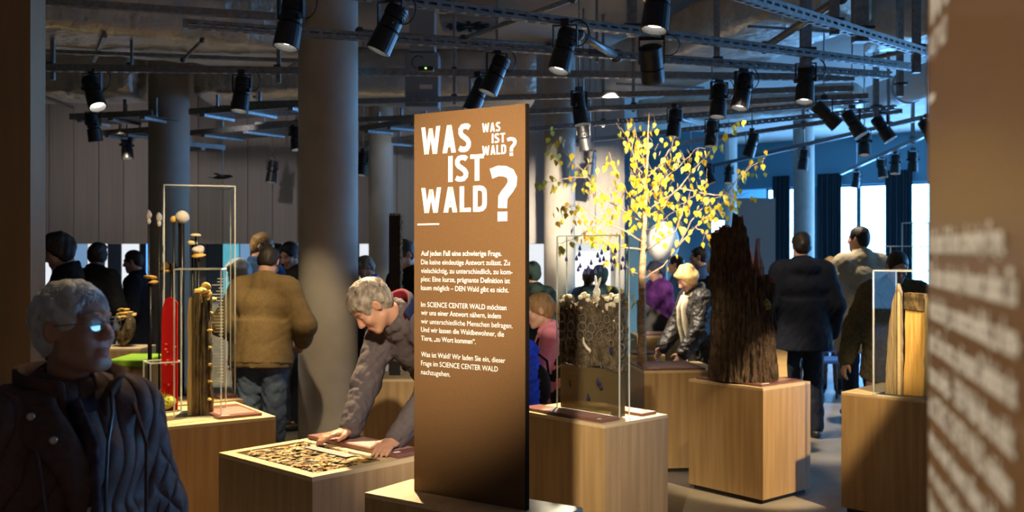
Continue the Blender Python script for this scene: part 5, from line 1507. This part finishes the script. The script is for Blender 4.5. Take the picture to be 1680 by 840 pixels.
    at = me.color_attributes.new('tint', 'FLOAT_COLOR', 'POINT'); at.data.foreach_set('color', tint.ravel())
    root = link(name, me); root.location = (base[0], base[1], 0); root.rotation_euler = (0, 0, th)
    tag(root, lab, 'person')
    def child_mesh(nm, fd, m):
        v_, q_ = fd.mesh()
        return link(nm, np_mesh(nm, v_*S, q_, m), None, root)
    # ---- upper garment
    tb = top.get('bulk', 0.022)+bulk; hem = top.get('hem', 0.80)
    fj = Field(lo, hi, res*1.05)
    fj.ell(T((0, 0, 1.10)), V(0.145*w1+tb, 0.105+tb, 0.16), TR, 0.06)
    fj.ell(T((0, 0.0, 1.28)), V(0.158*w1+tb, 0.108+tb, 0.15), TR, 0.06)
    fj.cone(T((-sw*0.88, -0.005, 1.395)), T((sw*0.88, -0.005, 1.395)), 0.048+tb*0.5, 0.048+tb*0.5, 0.06)
    for q in (-1, 1): fj.cone(T((0, -0.02, 1.455)), T((q*sw*0.8, -0.01, 1.425)), 0.052+tb*0.4, 0.035+tb*0.4, 0.06)
    fl = top.get('flare', 0.0)
    fj.ecol(T((0, 0, hem)), T((0, 0, 1.15)), (0.165*w1+tb+fl, 0.120+tb+fl), (0.145*w1+tb, 0.105+tb), TR, 0.05)
    for nm, (sh, el, wr) in J.items():
        e2 = el+(wr-el)*top.get('sleeve', 0.93)
        fj.cone(sh+V(0, 0, -0.012), el, 0.053+tb*0.55, 0.050+tb*0.6, 0.07); fj.cone(el, e2, 0.050+tb*0.6, 0.038+tb*0.45, 0.03)
    if top.get('collar', True):
        ch = top.get('collar_h', 0.045)
        for k in range(14):
            a = 2*math.pi*k/14; b = 2*math.pi*(k+1)/14; cr = top.get('collar_r', 0.068)
            p = lambda t, z: T((cr*math.cos(t), -0.005+cr*0.95*math.sin(t), 1.455+z+(0.02*(-math.sin(t)))))
            if math.sin(a+0.2) > top.get('open', 2): continue
            fj.cone(p(a, 0), p(b, 0), 0.018, 0.018, 0.02); fj.cone(p(a, ch), p(b, ch), 0.012, 0.012, 0.02)
    if top.get('hood'):
        fj.ell(T((0, -0.10, 1.44)), V(0.115, 0.065, 0.075), TR, 0.04)
    if top.get('band'):      # gathered waistband
        fj.plane(T((0, 0, hem)), TR @ V(0, 0, -1))
    fj.wrinkle(top.get('wr', 0.007)*0.6, top.get('wf', 22)*(2.3 if 'ws' not in top else 1), seed+1, n=6, stretch=top.get('ws', (1, 1, 0.9)), crease='ws' not in top)
    fj.plane(T((0, 0, hem)), TR @ V(0, 0, -1)) if not lean or lean < 30 else None
    # cut garment off at the throat
    fj.cone(neck0+(neck1-neck0)*0.35, neck1+(neck1-neck0)*1.2, 0.052, 0.06, 0.01, sub=True)
    jo = child_mesh(top.get('name', 'jacket'), fj, top['mat'])
    if top.get('band'):
        fw = Field(lo, hi, res*1.05)
        fw.ecol(T((0, 0, hem-0.035)), T((0, 0, hem+0.02)), (0.158*w1+tb+fl, 0.115+tb+fl), (0.164*w1+tb+fl, 0.121+tb+fl), TR, 0.02); fw.wrinkle(0.003, 60, seed+9, stretch=(1, 1, 0.1))
        child_mesh('waistband', fw, top['mat'])
    # ---- trousers and shoes
    ft = Field(lo, hi, res*1.15)
    ft.ell(T((0, -0.005, 0.98)), V(0.165, 0.12, 0.12), None, 0.05)
    ft.cone(V(-0.07, 0, 0.93), V(0.07, 0, 0.93), 0.10, 0.10, 0.05)
    for nm, (h_, kn, an) in legs.items():
        ft.cone(h_, kn, 0.098, 0.072, 0.03); ft.cone(kn, an+V(0, 0, 0.0), 0.072, 0.062, 0.03)
    ft.plane((0, 0, 0.055), (0, 0, -1)); ft.wrinkle(0.006, 48, seed+2, crease=True)
    child_mesh('trousers', ft, bottom)
    for nm, (h_, kn, an) in legs.items():
        fs = Field(an-V(0.1, 0.14, 0.09), an+V(0.1, 0.25, 0.12), 0.011)
        fs.ell(an+V(0, 0.05, -0.045), V(0.048, 0.135, 0.045), None, 0.02); fs.cone(an+V(0, 0, 0.0), an+V(0, 0, -0.03), 0.045, 0.048, 0.03)
        fs.plane((0, 0, 0.002), (0, 0, -1))
        child_mesh('shoe', fs, mat('shoe_%d' % int(shoes[0]*100), shoes, 0.5))
    # ---- hair
    if hair:
        hm = hair['mat']; st_ = hair.get('style', 'short'); tk_ = hair.get('thick', 0.012)
        HB = 0.15 if st_ in ('short', 'crop', 'bob', 'wavy') else 0.22
        fh = Field(HO-HB-V(0.02, 0.02, 0.06), HO+HB+0.02, min(res, 0.0085))
        P = lambda x, y, z: HO+RH @ (V(x, y, z)*hs)
        fh.ell(P(0, -0.018, 0.040), (V(0.074, 0.096, 0.084)+tk_)*hs, RH, 0.01)
        fh.ell(P(0, -0.055, -0.015), (V(0.060, 0.050, 0.060)+tk_*0.8)*hs, RH, 0.03)
        if st_ == 'bob' or st_ == 'wavy':
            for q in (-1, 1): fh.ell(P(q*0.062, -0.02, -0.02), V(0.028, 0.055, 0.062)*hs, RH, 0.03)
            fh.ell(P(0, 0.055, 0.088), V(0.062, 0.035, 0.030)*hs, RH, 0.03)
        if st_ == 'pony':
            fh.cone(P(0, -0.105, 0.03), P(0, -0.15, -0.01), 0.022, 0.030, 0.02); fh.cone(P(0, -0.15, -0.01), P(0, -0.135, -0.12), 0.030, 0.012, 0.02)
        if st_ == 'long':
            for q in (-1, 1): fh.cone(P(q*0.06, -0.03, 0), P(q*0.065, -0.04, -0.14), 0.045, 0.035, 0.03)
            fh.cone(P(0, -0.08, 0), P(0, -0.085, -0.15), 0.055, 0.045, 0.03)
        # face opening
        for q in (-1, 1): 
            if st_ in ('short', 'crop'): fh.ell(P(q*0.100, -0.004, -0.012), V(0.036, 0.034, 0.050)*hs, RH, 0.010, sub=True)
        fz = hair.get('line', 0.0)
        fh.ell(P(0, 0.115, -0.040+fz), V(0.078, 0.088, 0.118)*hs, RH, 0.02, sub=True)
        if st_ in ('short', 'crop'):
            for q in (-1, 1): fh.ell(P(q*0.085, 0.012, -0.055), V(0.03, 0.055, 0.062)*hs, RH, 0.015, sub=True)
            fh.ell(P(0, -0.03, -0.15), V(0.12, 0.13, 0.078)*hs, RH, 0.02, sub=True)
        fh.wrinkle(hair.get('amp', 0.0055), hair.get('freq', 75), seed+3, stretch=(1, 1, 0.7))
        ho = child_mesh('hair', fh, hm)
        if hair.get('tufts'):
            hair_tufts(root, HO, RH, hs, S, hair)
    return dict(root=root, HO=HO, RH=RH, hs=hs, S=S, T=T, TR=TR, J=J, child=child_mesh, base=base, th=th)
def hair_tufts(root, HO, RH, hs, S, hair):
    rr = random.Random(5); mb = MB(); r = np.array([0.074, 0.096, 0.084])+hair.get('thick', 0.012)*0.9; c = np.array([0, -0.018, 0.040])
    whorl = np.array(hair.get('whorl', (0.0, -0.07, 0.11))); n = 0
    Lm = hair.get('len', 0.06)
    while n < hair['tufts']:
        d = unit(np.array([rr.gauss(0, 1), rr.gauss(0, 1), rr.gauss(0, 1)])); p = c+d*r
        if p[2] < -0.045 or (p[1] > 0.045 and p[2] < 0.085) or (p[1] > 0.01 and p[2] < 0.055) or (abs(p[0]) > 0.045 and -0.06 < p[1] < 0.05 and p[2] < 0.062): continue
        path = [p]; nrm = unit(d/r); dirv = p-whorl
        dirv = unit(dirv-nrm*(dirv @ nrm)+np.array([rr.gauss(0, 0.13), rr.gauss(0, 0.13), rr.gauss(0, 0.1)])+np.array(hair.get('flow', (0, 0, 0))))
        L = Lm*rr.uniform(0.6, 1.25); q = p.copy(); lift = hair.get('lift', 0.08)
        for k in range(4):
            e = unit((q-c)/r**2); dirv = unit(dirv-e*(dirv @ e)+e*lift*(1 if k < 2 else -0.2)+np.array([0, 0, -0.12]))
            q = q+dirv*L/4; path.append(q.copy())
        w_ = rr.uniform(0.0012, 0.0026)
        pts = [tuple((HO+RH @ (x*hs))*S) for x in path]
        mb.tube(pts, [w_, w_, w_*0.85, w_*0.6, w_*0.15], 4, flat=0.5); n += 1
    mb.obj('hair_tufts', hair['mat'], root, True)
def glasses(P_, m=None, lens=None):
    """wire glasses with two lenses on the head P_"""
    HO, RH, hs, S = P_['HO'], P_['RH'], P_['hs'], P_['S']
    W = lambda x, y, z: tuple((HO+RH @ (V(x, y, z)*hs))*S)
    m = m or mat('wire_frame', (0.25, 0.2, 0.14), 0.3, 0.8)
    fr = MB()
    for q in (-1, 1):
        ringp = []
        for k in range(19):
            a = 2*math.pi*k/18; ringp.append(W(q*(0.034+0.0235*math.cos(a)), 0.102-0.006*abs(math.cos(a))*(1 if q*math.cos(a) > 0 else 0), 0.004+0.0175*math.sin(a)))
        fr.tube(ringp, 0.0011, 6)
        fr.tube([W(q*0.058, 0.096, 0.010), W(q*0.072, 0.06, 0.012), W(q*0.080, 0.0, 0.014), W(q*0.080, -0.02, 0.004)], 0.0011, 6)
    fr.tube([W(-0.011, 0.103, 0.008), W(0, 0.106, 0.012), W(0.011, 0.103, 0.008)], 0.0011, 6)
    g = fr.obj('glasses', m, P_['root'], True)
    for q in (-1, 1):
        ln = MB(); pv = [W(q*0.034, 0.103, 0.004)]
        for k in range(18):
            a = 2*math.pi*k/18; pv.append(W(q*(0.034+0.0230*math.cos(a)), 0.101, 0.004+0.017*math.sin(a)))
        ln.add(pv, [(0, 1+k, 1+(k+1) % 18) for k in range(18)])
        ln.obj('lens', lens or acrylic('spectacle_lens', (0.97, 0.97, 1.0), 0.2), g, True)
    return g
def scarf(P_, col, length=0.55, tassel=True, spread=0.05, two=True, r=0.085):
    T, S = P_['T'], P_['S']; mb = MB(); mb2 = MB()
    ring = []
    for k in range(25):
        a = 2*math.pi*k/24; ring.append(tuple(T((r*math.cos(a), 0.0+r*math.sin(a), 1.475-0.035*math.sin(a)+0.008*math.sin(3*a)))*S))
    mb.tube(ring, 0.030*S, 10, flat=0.8)
    for k, q in enumerate((-1, 1) if two else (1,)):
        P = [(q*0.03, 0.09, 1.45), (q*spread*0.8, 0.135, 1.35), (q*spread, 0.15, 1.2), (q*spread*1.1, 0.145, 1.05), (q*spread, 0.15, 1.45-length+0.03*k)]
        P = [tuple(T(p)*S) for p in P]
        mb.tube(P, [0.03, 0.045, 0.05, 0.048, 0.052], 10, flat=0.35)
        e = Vector(P[-1])
        if tassel:
            for j in range(9): mb2.tube([e+Vector(((j-4)*0.011, 0, 0.01)), e+Vector(((j-4)*0.012, 0.004, -0.08-0.01*(j % 3)))], [0.004, 0.002], 4)
    so = mb.obj('scarf', col, P_['root'], True)
    if tassel: mb2.obj('fringe', col, so)
    return so

# fabrics and hair colours
f_navy = fabric('navy_cloth', (0.007, 0.008, 0.014)); f_black = fabric('black_cloth', (0.013, 0.012, 0.012)); f_char = fabric('charcoal_cloth', (0.035, 0.033, 0.035))
f_khaki = fabric('khaki_cloth', (0.165, 0.115, 0.050), 1.15); f_jeans = fabric('blue_jeans', (0.095, 0.135, 0.21), 1.35); f_djeans = fabric('dark_jeans', (0.018, 0.022, 0.034))
f_beige = fabric('beige_coat', (0.40, 0.335, 0.235), 1.1); f_olive = fabric('olive_cloth', (0.085, 0.070, 0.038), 1.4); f_purple = fabric('purple_cloth', (0.10, 0.025, 0.16), 1.4)
f_pink = fabric('pink_cloth', (0.75, 0.26, 0.33), 1.1); f_blue = fabric('blue_cloth', (0.03, 0.09, 0.45), 1.3); f_dblue = fabric('blue_coat', (0.02, 0.05, 0.12), 1.4); f_grey = fabric('grey_softshell', (0.070, 0.056, 0.058), 1.12)
f_cream = fabric('cream_scarf', (0.66, 0.60, 0.46), 1.1)
h_white = hairmat('white_hair', (0.50, 0.50, 0.50), 1.25); h_grey = hairmat('grey_hair', (0.15, 0.12, 0.09), 2.4); h_dark = hairmat('dark_hair', (0.016, 0.011, 0.008)); h_brown = hairmat('brown_hair', (0.06, 0.035, 0.018)); h_blond = hairmat('blond_hair', (0.50, 0.31, 0.12), 1.4); h_lbrown = hairmat('light_brown_hair', (0.20, 0.115, 0.045), 1.6)
SH = lambda m, **k: dict(mat=m, style='short', **k)

# ---------------------------------------------------------------- foreground woman in the quilted jacket
def quilt(name, c):
    m = mat(name, c, 0.62, noise=(140, U1, 2), col2=tuple(q*1.35 for q in c), spec=0.35)
    nt = m.node_tree; N = nt.nodes; Lk = nt.links; tc = N.new('ShaderNodeTexCoord'); sx = N.new('ShaderNodeSeparateXYZ'); Lk.new(tc.outputs['Object'], sx.inputs[0])
    nz = N.new('ShaderNodeTexNoise'); nz.inputs['Scale'].default_value = 7; Lk.new(tc.outputs['Object'], nz.inputs['Vector'])
    def m2(op, a, b):
        q = N.new('ShaderNodeMath'); q.operation = op
        for i, v_ in enumerate((a, b)):
            if v_ is None: continue
            if isinstance(v_, (int, float)): q.inputs[i].default_value = v_
            else: Lk.new(v_, q.inputs[i])
        return q.outputs[0]
    def ribs(expr, fr): return m2('POWER', m2('ABSOLUTE', m2('SINE', m2('MULTIPLY', expr, fr), None), None), 0.45)
    lat = m2('ADD', m2('MULTIPLY', sx.outputs[0], 1.0), m2('MULTIPLY', sx.outputs[1], 0.45))
    z_ = m2('ADD', sx.outputs[2], m2('MULTIPLY', nz.outputs[0], 0.05))
    a = ribs(m2('ADD', lat, m2('MULTIPLY', z_, 0.28)), 70)
    d1 = ribs(m2('ADD', lat, m2('MULTIPLY', z_, 0.9)), 42); d2 = ribs(m2('SUBTRACT', lat, m2('MULTIPLY', z_, 0.9)), 42)
    dia = m2('MINIMUM', d1, d2)
    arm = N.new('ShaderNodeMapRange'); arm.inputs[1].default_value = 0.17; arm.inputs[2].default_value = 0.19; Lk.new(m2('ABSOLUTE', sx.outputs[0], None), arm.inputs[0])
    mx = N.new('ShaderNodeMix'); Lk.new(arm.outputs[0], mx.inputs[0]); Lk.new(a, mx.inputs[2]); Lk.new(dia, mx.inputs[3])
    bp = N.new('ShaderNodeBump'); bp.inputs['Strength'].default_value = 0.8; bp.inputs['Distance'].default_value = 0.012
    Lk.new(m2('ADD', mx.outputs[0], m2('MULTIPLY', nz.outputs[0], 0.7)), bp.inputs['Height']); Lk.new(bp.outputs['Normal'], N['Principled BSDF'].inputs['Normal'])
    return m
f_quilt = quilt('quilted_brown', (0.086, 0.047, 0.041))
W = person('elderly woman with short white hair and glasses in a dark quilted jacket', 113, 2.24, -42, 1.535,
           dict(mat=f_quilt, bulk=0.042, hem=0.62, flare=0.03, wr=0.004, wf=16, collar=False, sleeve=0.92), f_char,
           SH(h_white, thick=0.015, amp=0.004, freq=120, tufts=3000, len=0.05, lift=0.05, line=0.016, whorl=(0.03, 0.10, 0.085)), skin_='old', hp=-7, hyaw=22, res=0.0048, female=True, fine=True, brow=(0.8, 0.78, 0.76), seed=11, jowl=0.006)
glasses(W)
scarf(W, fabric('dark_print_scarf', (0.03, 0.022, 0.03), 3.0, sc_=30), length=0.36, tassel=False, spread=0.02, two=False, r=0.066)
def woman_details(W):
    T, S, root = W['T'], W['S'], W['root']
    # stand-up collar: a thick open band round the neck, wider at the front
    bm = bmesh.new(); n = 36; rows = []
    for i in range(n+1):
        a = math.radians(118)+math.radians(304)*i/n          # opening at the front (90 deg)
        k = abs((i/n)-0.5)*2                                    # 1 at the two front ends
        row = []
        for (dr, z) in ((0.0, 1.405), (0.004, 1.45), (0.010+0.016*k, 1.50-0.008*k), (0.016+0.034*k**2, 1.535-0.03*k**2), (0.026+0.034*k**2, 1.535-0.03*k**2), (0.026+0.018*k, 1.49), (0.022, 1.45), (0.02, 1.405)):
            r = 0.082+dr
            row.append(bm.verts.new(Vector(T((r*1.08*math.cos(a), -0.012+(r+0.02*k)*math.sin(a), z))*S)))
        rows.append(row)
    for i in range(n):
        for j in range(7): bm.faces.new((rows[i][j], rows[i+1][j], rows[i+1][j+1], rows[i][j+1]))
    bm.faces.new(rows[0]); bm.faces.new(rows[-1][::-1])
    bmesh.ops.recalc_face_normals(bm, faces=bm.faces[:])
    me = bpy.data.meshes.new('collar'); bm.to_mesh(me); bm.free(); me.polygons.foreach_set('use_smooth', [True]*len(me.polygons))
    f_cord = fabric('collar_cord', (0.080, 0.046, 0.038), 1.3)
    col = link('collar', me, f_cord, root)
    # storm placket with snaps down the front
    path = [(0.118, 0.055, 1.485), (0.135, 0.098, 1.43), (0.102, 0.142, 1.375), (0.058, 0.168, 1.30), (0.03, 0.174, 1.2), (0.022, 0.178, 1.08), (0.02, 0.182, 0.95), (0.02, 0.190, 0.8)]
    P = [Vector(T(p)*S) for p in path]
    pk = MB(); wid = [0.05, 0.05, 0.045, 0.036, 0.034, 0.034, 0.034, 0.034]
    vs_, fs = [], []
    for i, p in enumerate(P):
        t_ = (P[min(i+1, len(P)-1)]-P[max(i-1, 0)]).normalized(); nn = Vector((p.x*4, 1, 0)).normalized(); sd = t_.cross(nn).normalized()
        for (u_, h_) in ((-1, -0.012), (-0.96, 0.006), (0, 0.010), (0.96, 0.006), (1, -0.012)): vs_.append(p+sd*wid[i]*u_+nn*h_)
    for i in range(len(P)-1):
        for j in range(4): a = i*5+j; fs.append((a, a+1, a+6, a+5))
    pk.add(vs_, fs); po = pk.obj('placket', f_cord, root, True)
    m = po.modifiers.new('Subdivision', 'SUBSURF'); m.levels = m.render_levels = 2
    for i in (1, 2, 4, 6):
        p = P[i]; nn = Vector((p.x*4, 1, 0)).normalized()
        Mq = Matrix.Translation(p+nn*0.009) @ nn.to_track_quat('Z', 'Y').to_matrix().to_4x4()
        MB(Mq).lathe([(0.0085, 0), (0.0085, 0.003), (0.006, 0.0045), (0.002, 0.003)], 18).obj('snap_button', mat('snap_metal', (0.45, 0.42, 0.38), 0.3, 0.9), po, True)
    # piping seams over the chest
    sm = MB()
    for q in (-1, 1):
        sm.tube([Vector(T(p)*S) for p in ((q*0.13, 0.085, 1.43), (q*0.135, 0.14, 1.33), (q*0.125, 0.158, 1.2), (q*0.12, 0.165, 1.05), (q*0.125, 0.17, 0.85))], 0.004, 6)
    sm.obj('seam_piping', f_cord, root, True)
    # ear-level hearing shadow: nothing; zip edge
    MB().tube([Vector(T(p)*S) for p in ((-0.06, 0.10, 1.47), (-0.045, 0.140, 1.42), (-0.025, 0.158, 1.35), (-0.015, 0.167, 1.25), (-0.012, 0.170, 1.1))], 0.004, 6).obj('zip_edge', mat('zip_metal', (0.10, 0.09, 0.085), 0.35, 0.7), root, True)
woman_details(W)

# ---------------------------------------------------------------- man leaning over the leaf tray
hl, hr = pz(572, 712, 0.775), pz(648, 724, 0.775)
LMn = person('grey-haired man in a grey softshell jacket leaning over the leaf tray', 0, 0, 224, 1.74,
             dict(mat=f_grey, bulk=0.022, hem=0.86, wr=0.007, wf=30, collar_h=0.05, hood=False), f_djeans,
             SH(h_grey, thick=0.015, amp=0.005, freq=110, tufts=1600, len=0.042, lift=0.10, line=0.022, whorl=(-0.03, -0.08, 0.10)), skin_='tan', lean=51, hp=50, hyaw=-22, pos=(-0.245, 4.95), res=0.006, fine=True,
             arms=dict(l=tuple(hr), r=tuple(hl), l_dir=(-0.30, -0.85, -0.05), r_dir=(-0.85, -0.45, -0.12), l_nrm=(0.1, 0.05, 1), r_nrm=(0.1, 0.1, 1), curl=0.22), arm_world=True, seed=21, brow=(0.55, 0.5, 0.48), jowl=0.004)
def hood_down(P_, m_out, m_in):
    T, S = P_['T'], P_['S']; bm = bmesh.new(); rows = []; n = 24
    for i in range(n+1):
        a = math.pi*(1.0)+math.pi*i/n; row = []
        for (r, z, y) in ((0.085, 1.44, 0), (0.115, 1.47, -0.01), (0.125, 1.515, -0.02), (0.115, 1.54, -0.025), (0.10, 1.525, -0.02), (0.09, 1.48, -0.01)):
            row.append(bm.verts.new(Vector(T((r*math.cos(a), y+0.02+r*1.15*math.sin(a), z))*S)))
        rows.append(row)
    for i in range(n):
        for j in range(5): bm.faces.new((rows[i][j], rows[i+1][j], rows[i+1][j+1], rows[i][j+1]))
    me = bpy.data.meshes.new('hood'); bm.to_mesh(me); bm.free(); me.polygons.foreach_set('use_smooth', [True]*len(me.polygons)); me.materials.append(m_out); me.materials.append(m_in)
    for p in me.polygons:
        p.material_index = 1 if p.index % 5 >= 3 else 0
    o = link('hood', me, None, P_['root']); s_ = o.modifiers.new('Solidify', 'SOLIDIFY'); s_.thickness = 0.006
hood_down(LMn, fabric('navy_lining', (0.008, 0.012, 0.04)), fabric('crimson_lining', (0.10, 0.006, 0.015)))

# ---------------------------------------------------------------- other visitors
K = person('man in a khaki blouson and blue jeans seen from behind', 430, 6.95, 82, 1.66, dict(mat=f_khaki, bulk=0.055, hem=0.86, band=True, flare=0.012, wr=0.006, wf=14, collar_h=0.03), f_jeans, SH(h_dark, thick=0.010), hp=34, lean=7,
           arms=dict(l=(-0.22, 0.22, 1.0), r=(0.22, 0.24, 1.0)), seed=31, jowl=0.004)
person('tall man in a navy jacket beside the teal screen', 424, 8.3, 60, 1.76, dict(mat=f_dblue, bulk=0.03, hem=0.78), f_djeans, SH(h_lbrown, thick=0.008), hp=12, hyaw=-60, seed=32)
person('white-haired visitor half hidden by the khaki blouson', 402, 7.75, 200, 1.56, dict(mat=f_char, bulk=0.02), f_char, dict(mat=h_white, style='bob', thick=0.012), hp=30, female=True, seed=33)
person('dark-haired man in black looking down beside the big pillar', 481, 9.0, 215, 1.69, dict(mat=f_black, bulk=0.03), f_djeans, SH(h_dark, thick=0.010), hp=22, hyaw=25, seed=34)
person('man with short dark hair between khaki blouson and pillar', 460, 10.0, 200, 1.68, dict(mat=f_black, bulk=0.025), f_djeans, SH(h_dark, thick=0.008), hp=15, seed=35)
A = person('dark-haired visitor with glasses looking down behind the foreground woman', 108, 6.55, 205, 1.735, dict(mat=f_black, bulk=0.045, hem=0.7, collar_h=0.05), f_black, dict(mat=h_dark, style='bob', thick=0.018, amp=0.006), hp=24, hyaw=15, seed=36)
glasses(A)
person('man in a long dark coat standing sideways at the display band', 224, 9.7, 185, 1.61, dict(mat=f_navy, bulk=0.03, hem=0.55, flare=0.02), f_black, SH(h_dark), hp=10, seed=37)
person('visitor in a dark coat behind the dark-haired one with glasses', 158, 9.3, 80, 1.68, dict(mat=f_black, bulk=0.03, hem=0.7), f_black, dict(mat=h_dark, style='bob'), hp=5, seed=38, female=True)
person('grey-haired man with a blue jacket between pillar and peat core', 606, 9.2, 195, 1.57, dict(mat=f_blue, bulk=0.02, name='jacket'), f_char, SH(h_grey, thick=0.012), hp=28, hyaw=20, seed=39)
person('man in black standing behind the leaning man by the big pillar', 597, 8.2, 150, 1.50, dict(mat=f_black, bulk=0.04), f_black, SH(h_dark), hp=35, lean=16, seed=40)
person('dark-haired man in black behind the peat core', 668, 7.7, 215, 1.70, dict(mat=f_black, bulk=0.03), f_black, SH(h_dark, thick=0.010), hp=22, hyaw=10, seed=41)
G = person('girl in a pink sweater and dark vest with tied hair', 922, 6.35, 183, 1.335, dict(mat=f_pink, bulk=0.022, hem=0.83, collar_h=0.02, name='sweater'), f_djeans, dict(mat=h_lbrown, style='pony', thick=0.010), hp=14, lean=14, child=True, seed=42, fine=True, arms=dict(l=(-0.12, 0.42, 0.98), r=(0.12, 0.40, 0.92)))
fv = Field(V(-0.35, -0.35, 0.7), V(0.35, 0.35, 1.6), 0.012); T_ = G['T']; TR_ = G['TR']
fv.ell(T_((0, 0, 1.10)), V(0.192, 0.152, 0.18), TR_, 0.06); fv.ell(T_((0, -0.005, 1.28)), V(0.188, 0.150, 0.165), TR_, 0.06); fv.plane(T_((0, 0, 0.92)), TR_ @ V(0, 0, -1))
fv.cone(T_((0.10, 0.0, 1.42)), T_((0.3, 0, 1.30)), 0.07, 0.12, 0.02, sub=True); fv.cone(T_((-0.10, 0.0, 1.42)), T_((-0.3, 0, 1.30)), 0.07, 0.12, 0.02, sub=True)
fv.cone(T_((-0.06, -0.04, 1.43)), T_((0.06, -0.04, 1.43)), 0.055, 0.055, 0.03)
G['child']('vest', fv, f_black)
Bc = person('child in a bright blue puffer jacket half hidden by the title panel', 851, 5.95, 150, 1.24, dict(mat=fabric('blue_puffer', (0.015, 0.045, 0.42), 1.5), bulk=0.05, hem=0.75, ws=(0.2, 0.2, 2.2), wr=0.018, wf=55), f_black, SH(h_brown), child=True, hp=20, seed=43, arms=dict(r=(0.20, 0.10, 0.82), l=(-0.15, 0.3, 0.9)))
bg_ = thing('black_bag', 'black bag held beside the pink sweater girl', 'bag', (pt(884, 0, 5.98).x, 6.02, pt(0, 665, 5.98).z))
lumpy('bag_body', (0, 0, 0.11), (0.085, 0.06, 0.11), f_black, bg_, 0.25, 4)
MB().tube([(-0.06, 0, 0.18), (-0.05, 0, 0.26), (0.0, 0, 0.30), (0.05, 0, 0.26), (0.06, 0, 0.18)], 0.008, 6).obj('bag_strap', f_black, bg_, True)
person('visitor in a dark green hooded jacket right behind the title panel edge', 874, 8.9, 120, 1.50, dict(mat=fabric('dark_green', (0.014, 0.026, 0.022)), bulk=0.04, hood=True), f_black, SH(fabric('green_hood', (0.014, 0.028, 0.024)), thick=0.022, line=-0.01), seed=44)
person('visitor in a purple jacket and grey cap behind the birch stem', 1080, 10.5, 200, 1.50, dict(mat=f_purple, bulk=0.05, wr=0.010, wf=30), f_black, SH(fabric('grey_cap', (0.035, 0.035, 0.06)), thick=0.016, line=0.0), hp=25, seed=45, female=True)
person('small visitor silhouetted against the white panel behind the raindrops', 966, 11.4, 95, 1.38, dict(mat=f_dblue, bulk=0.05), f_black, SH(h_dark, thick=0.012), seed=61, child=True)
person('visitor in a teal hood behind the white rabbit figure', 985, 10.6, 80, 1.42, dict(mat=fabric('teal_hood', (0.03, 0.07, 0.09)), bulk=0.05), f_black, SH(fabric('teal_hood', (0.03, 0.07, 0.09)), thick=0.022, line=-0.01), seed=62, child=True)
B = person('blonde woman with a cream scarf and dark quilted jacket looking down', 1156, 8.15, 196, 1.515, dict(mat=mat('black_quilted', (0.028, 0.025, 0.025), 0.5, bump=(16, 0.8, U1, 3, 0.03)), bulk=0.05, hem=0.72, collar_h=0.045, wr=0.010, wf=28), f_char, dict(mat=h_blond, style='wavy', thick=0.020, amp=0.010, freq=60), hp=36, lean=12, female=True, seed=46, fine=True, arms=dict(r=(0.16, 0.36, 0.92), l=(-0.20, 0.32, 0.90)), res=0.0085)
scarf(B, f_cream, length=0.62, spread=0.055)
person('visitor in a blue coat behind the blonde woman', 1112, 11.5, 160, 1.54, dict(mat=f_dblue, bulk=0.03), f_black, SH(h_dark, thick=0.012), seed=47)
person('man in a dark blue jacket behind the bark trunk', 1150, 11.0, 170, 1.64, dict(mat=f_dblue, bulk=0.03), f_black, SH(h_dark), seed=48)
person('blond visitor half hidden by the bark trunk', 1171, 10.2, 60, 1.53, dict(mat=f_char, bulk=0.03), f_black, dict(mat=h_blond, style='bob', thick=0.012), seed=49, female=True)
person('tall man in a navy hooded coat seen from behind', 1316, 8.6, 86, 1.765, dict(mat=f_navy, bulk=0.062, hem=0.74, flare=0.03, hood=True, wr=0.006), f_djeans, SH(h_dark, thick=0.012), seed=50, jowl=0.006)
person('small blond visitor between the navy coat and the beige coat', 1362, 11.2, 80, 1.53, dict(mat=fabric('violet_cloth', (0.07, 0.06, 0.16)), bulk=0.01), f_djeans, dict(mat=h_blond, style='bob', thick=0.014), seed=51, female=True)
Bg = person('tall man in a beige coat with glasses at the windows', 1413, 9.6, 100, 1.835, dict(mat=f_beige, bulk=0.055, hem=0.60, flare=0.03, wr=0.006, collar_h=0.05), f_djeans, SH(h_dark, thick=0.010), hyaw=35, seed=52)
glasses(Bg, m=M_black)
O = person('visitor in an olive jacket bending behind the split wood case', 1462, 7.25, 262, 1.63, dict(mat=f_olive, bulk=0.05, hem=0.72, wr=0.010, wf=26), fabric('rose_print', (0.16, 0.09, 0.10), 2.2, sc_=25), SH(h_dark, thick=0.010), hp=26, lean=14, seed=53, arms=dict(r=(0.34, 0.02, 0.86)))
# blue chair behind the navy coat
cx = pt(1352, 0, 10.6)
bc = thing('blue_chair', 'blue chair behind the legs of the navy coat man', 'chair', (cx.x, 10.6, 0))
M_cb = mat('chair_blue', (0.03, 0.12, 0.42), 0.5)
MB().box((-0.2, -0.2, 0.42), (0.2, 0.2, 0.46), bev=0.01).obj('seat', M_cb, bc)
MB().box((-0.2, 0.18, 0.5), (0.2, 0.205, 0.86), bev=0.008).obj('backrest', M_cb, bc)
for sx_ in (-0.18, 0.18):
    for sy_ in (-0.17, 0.18): MB().tube([(sx_*1.1, sy_*1.1, 0), (sx_, sy_, 0.42)], 0.012, 8).obj('leg', M_darksteel, bc, True)
    MB().tube([(sx_, 0.19, 0.45), (sx_, 0.195, 0.52)], 0.012, 8).obj('back_post', M_darksteel, bc, True)
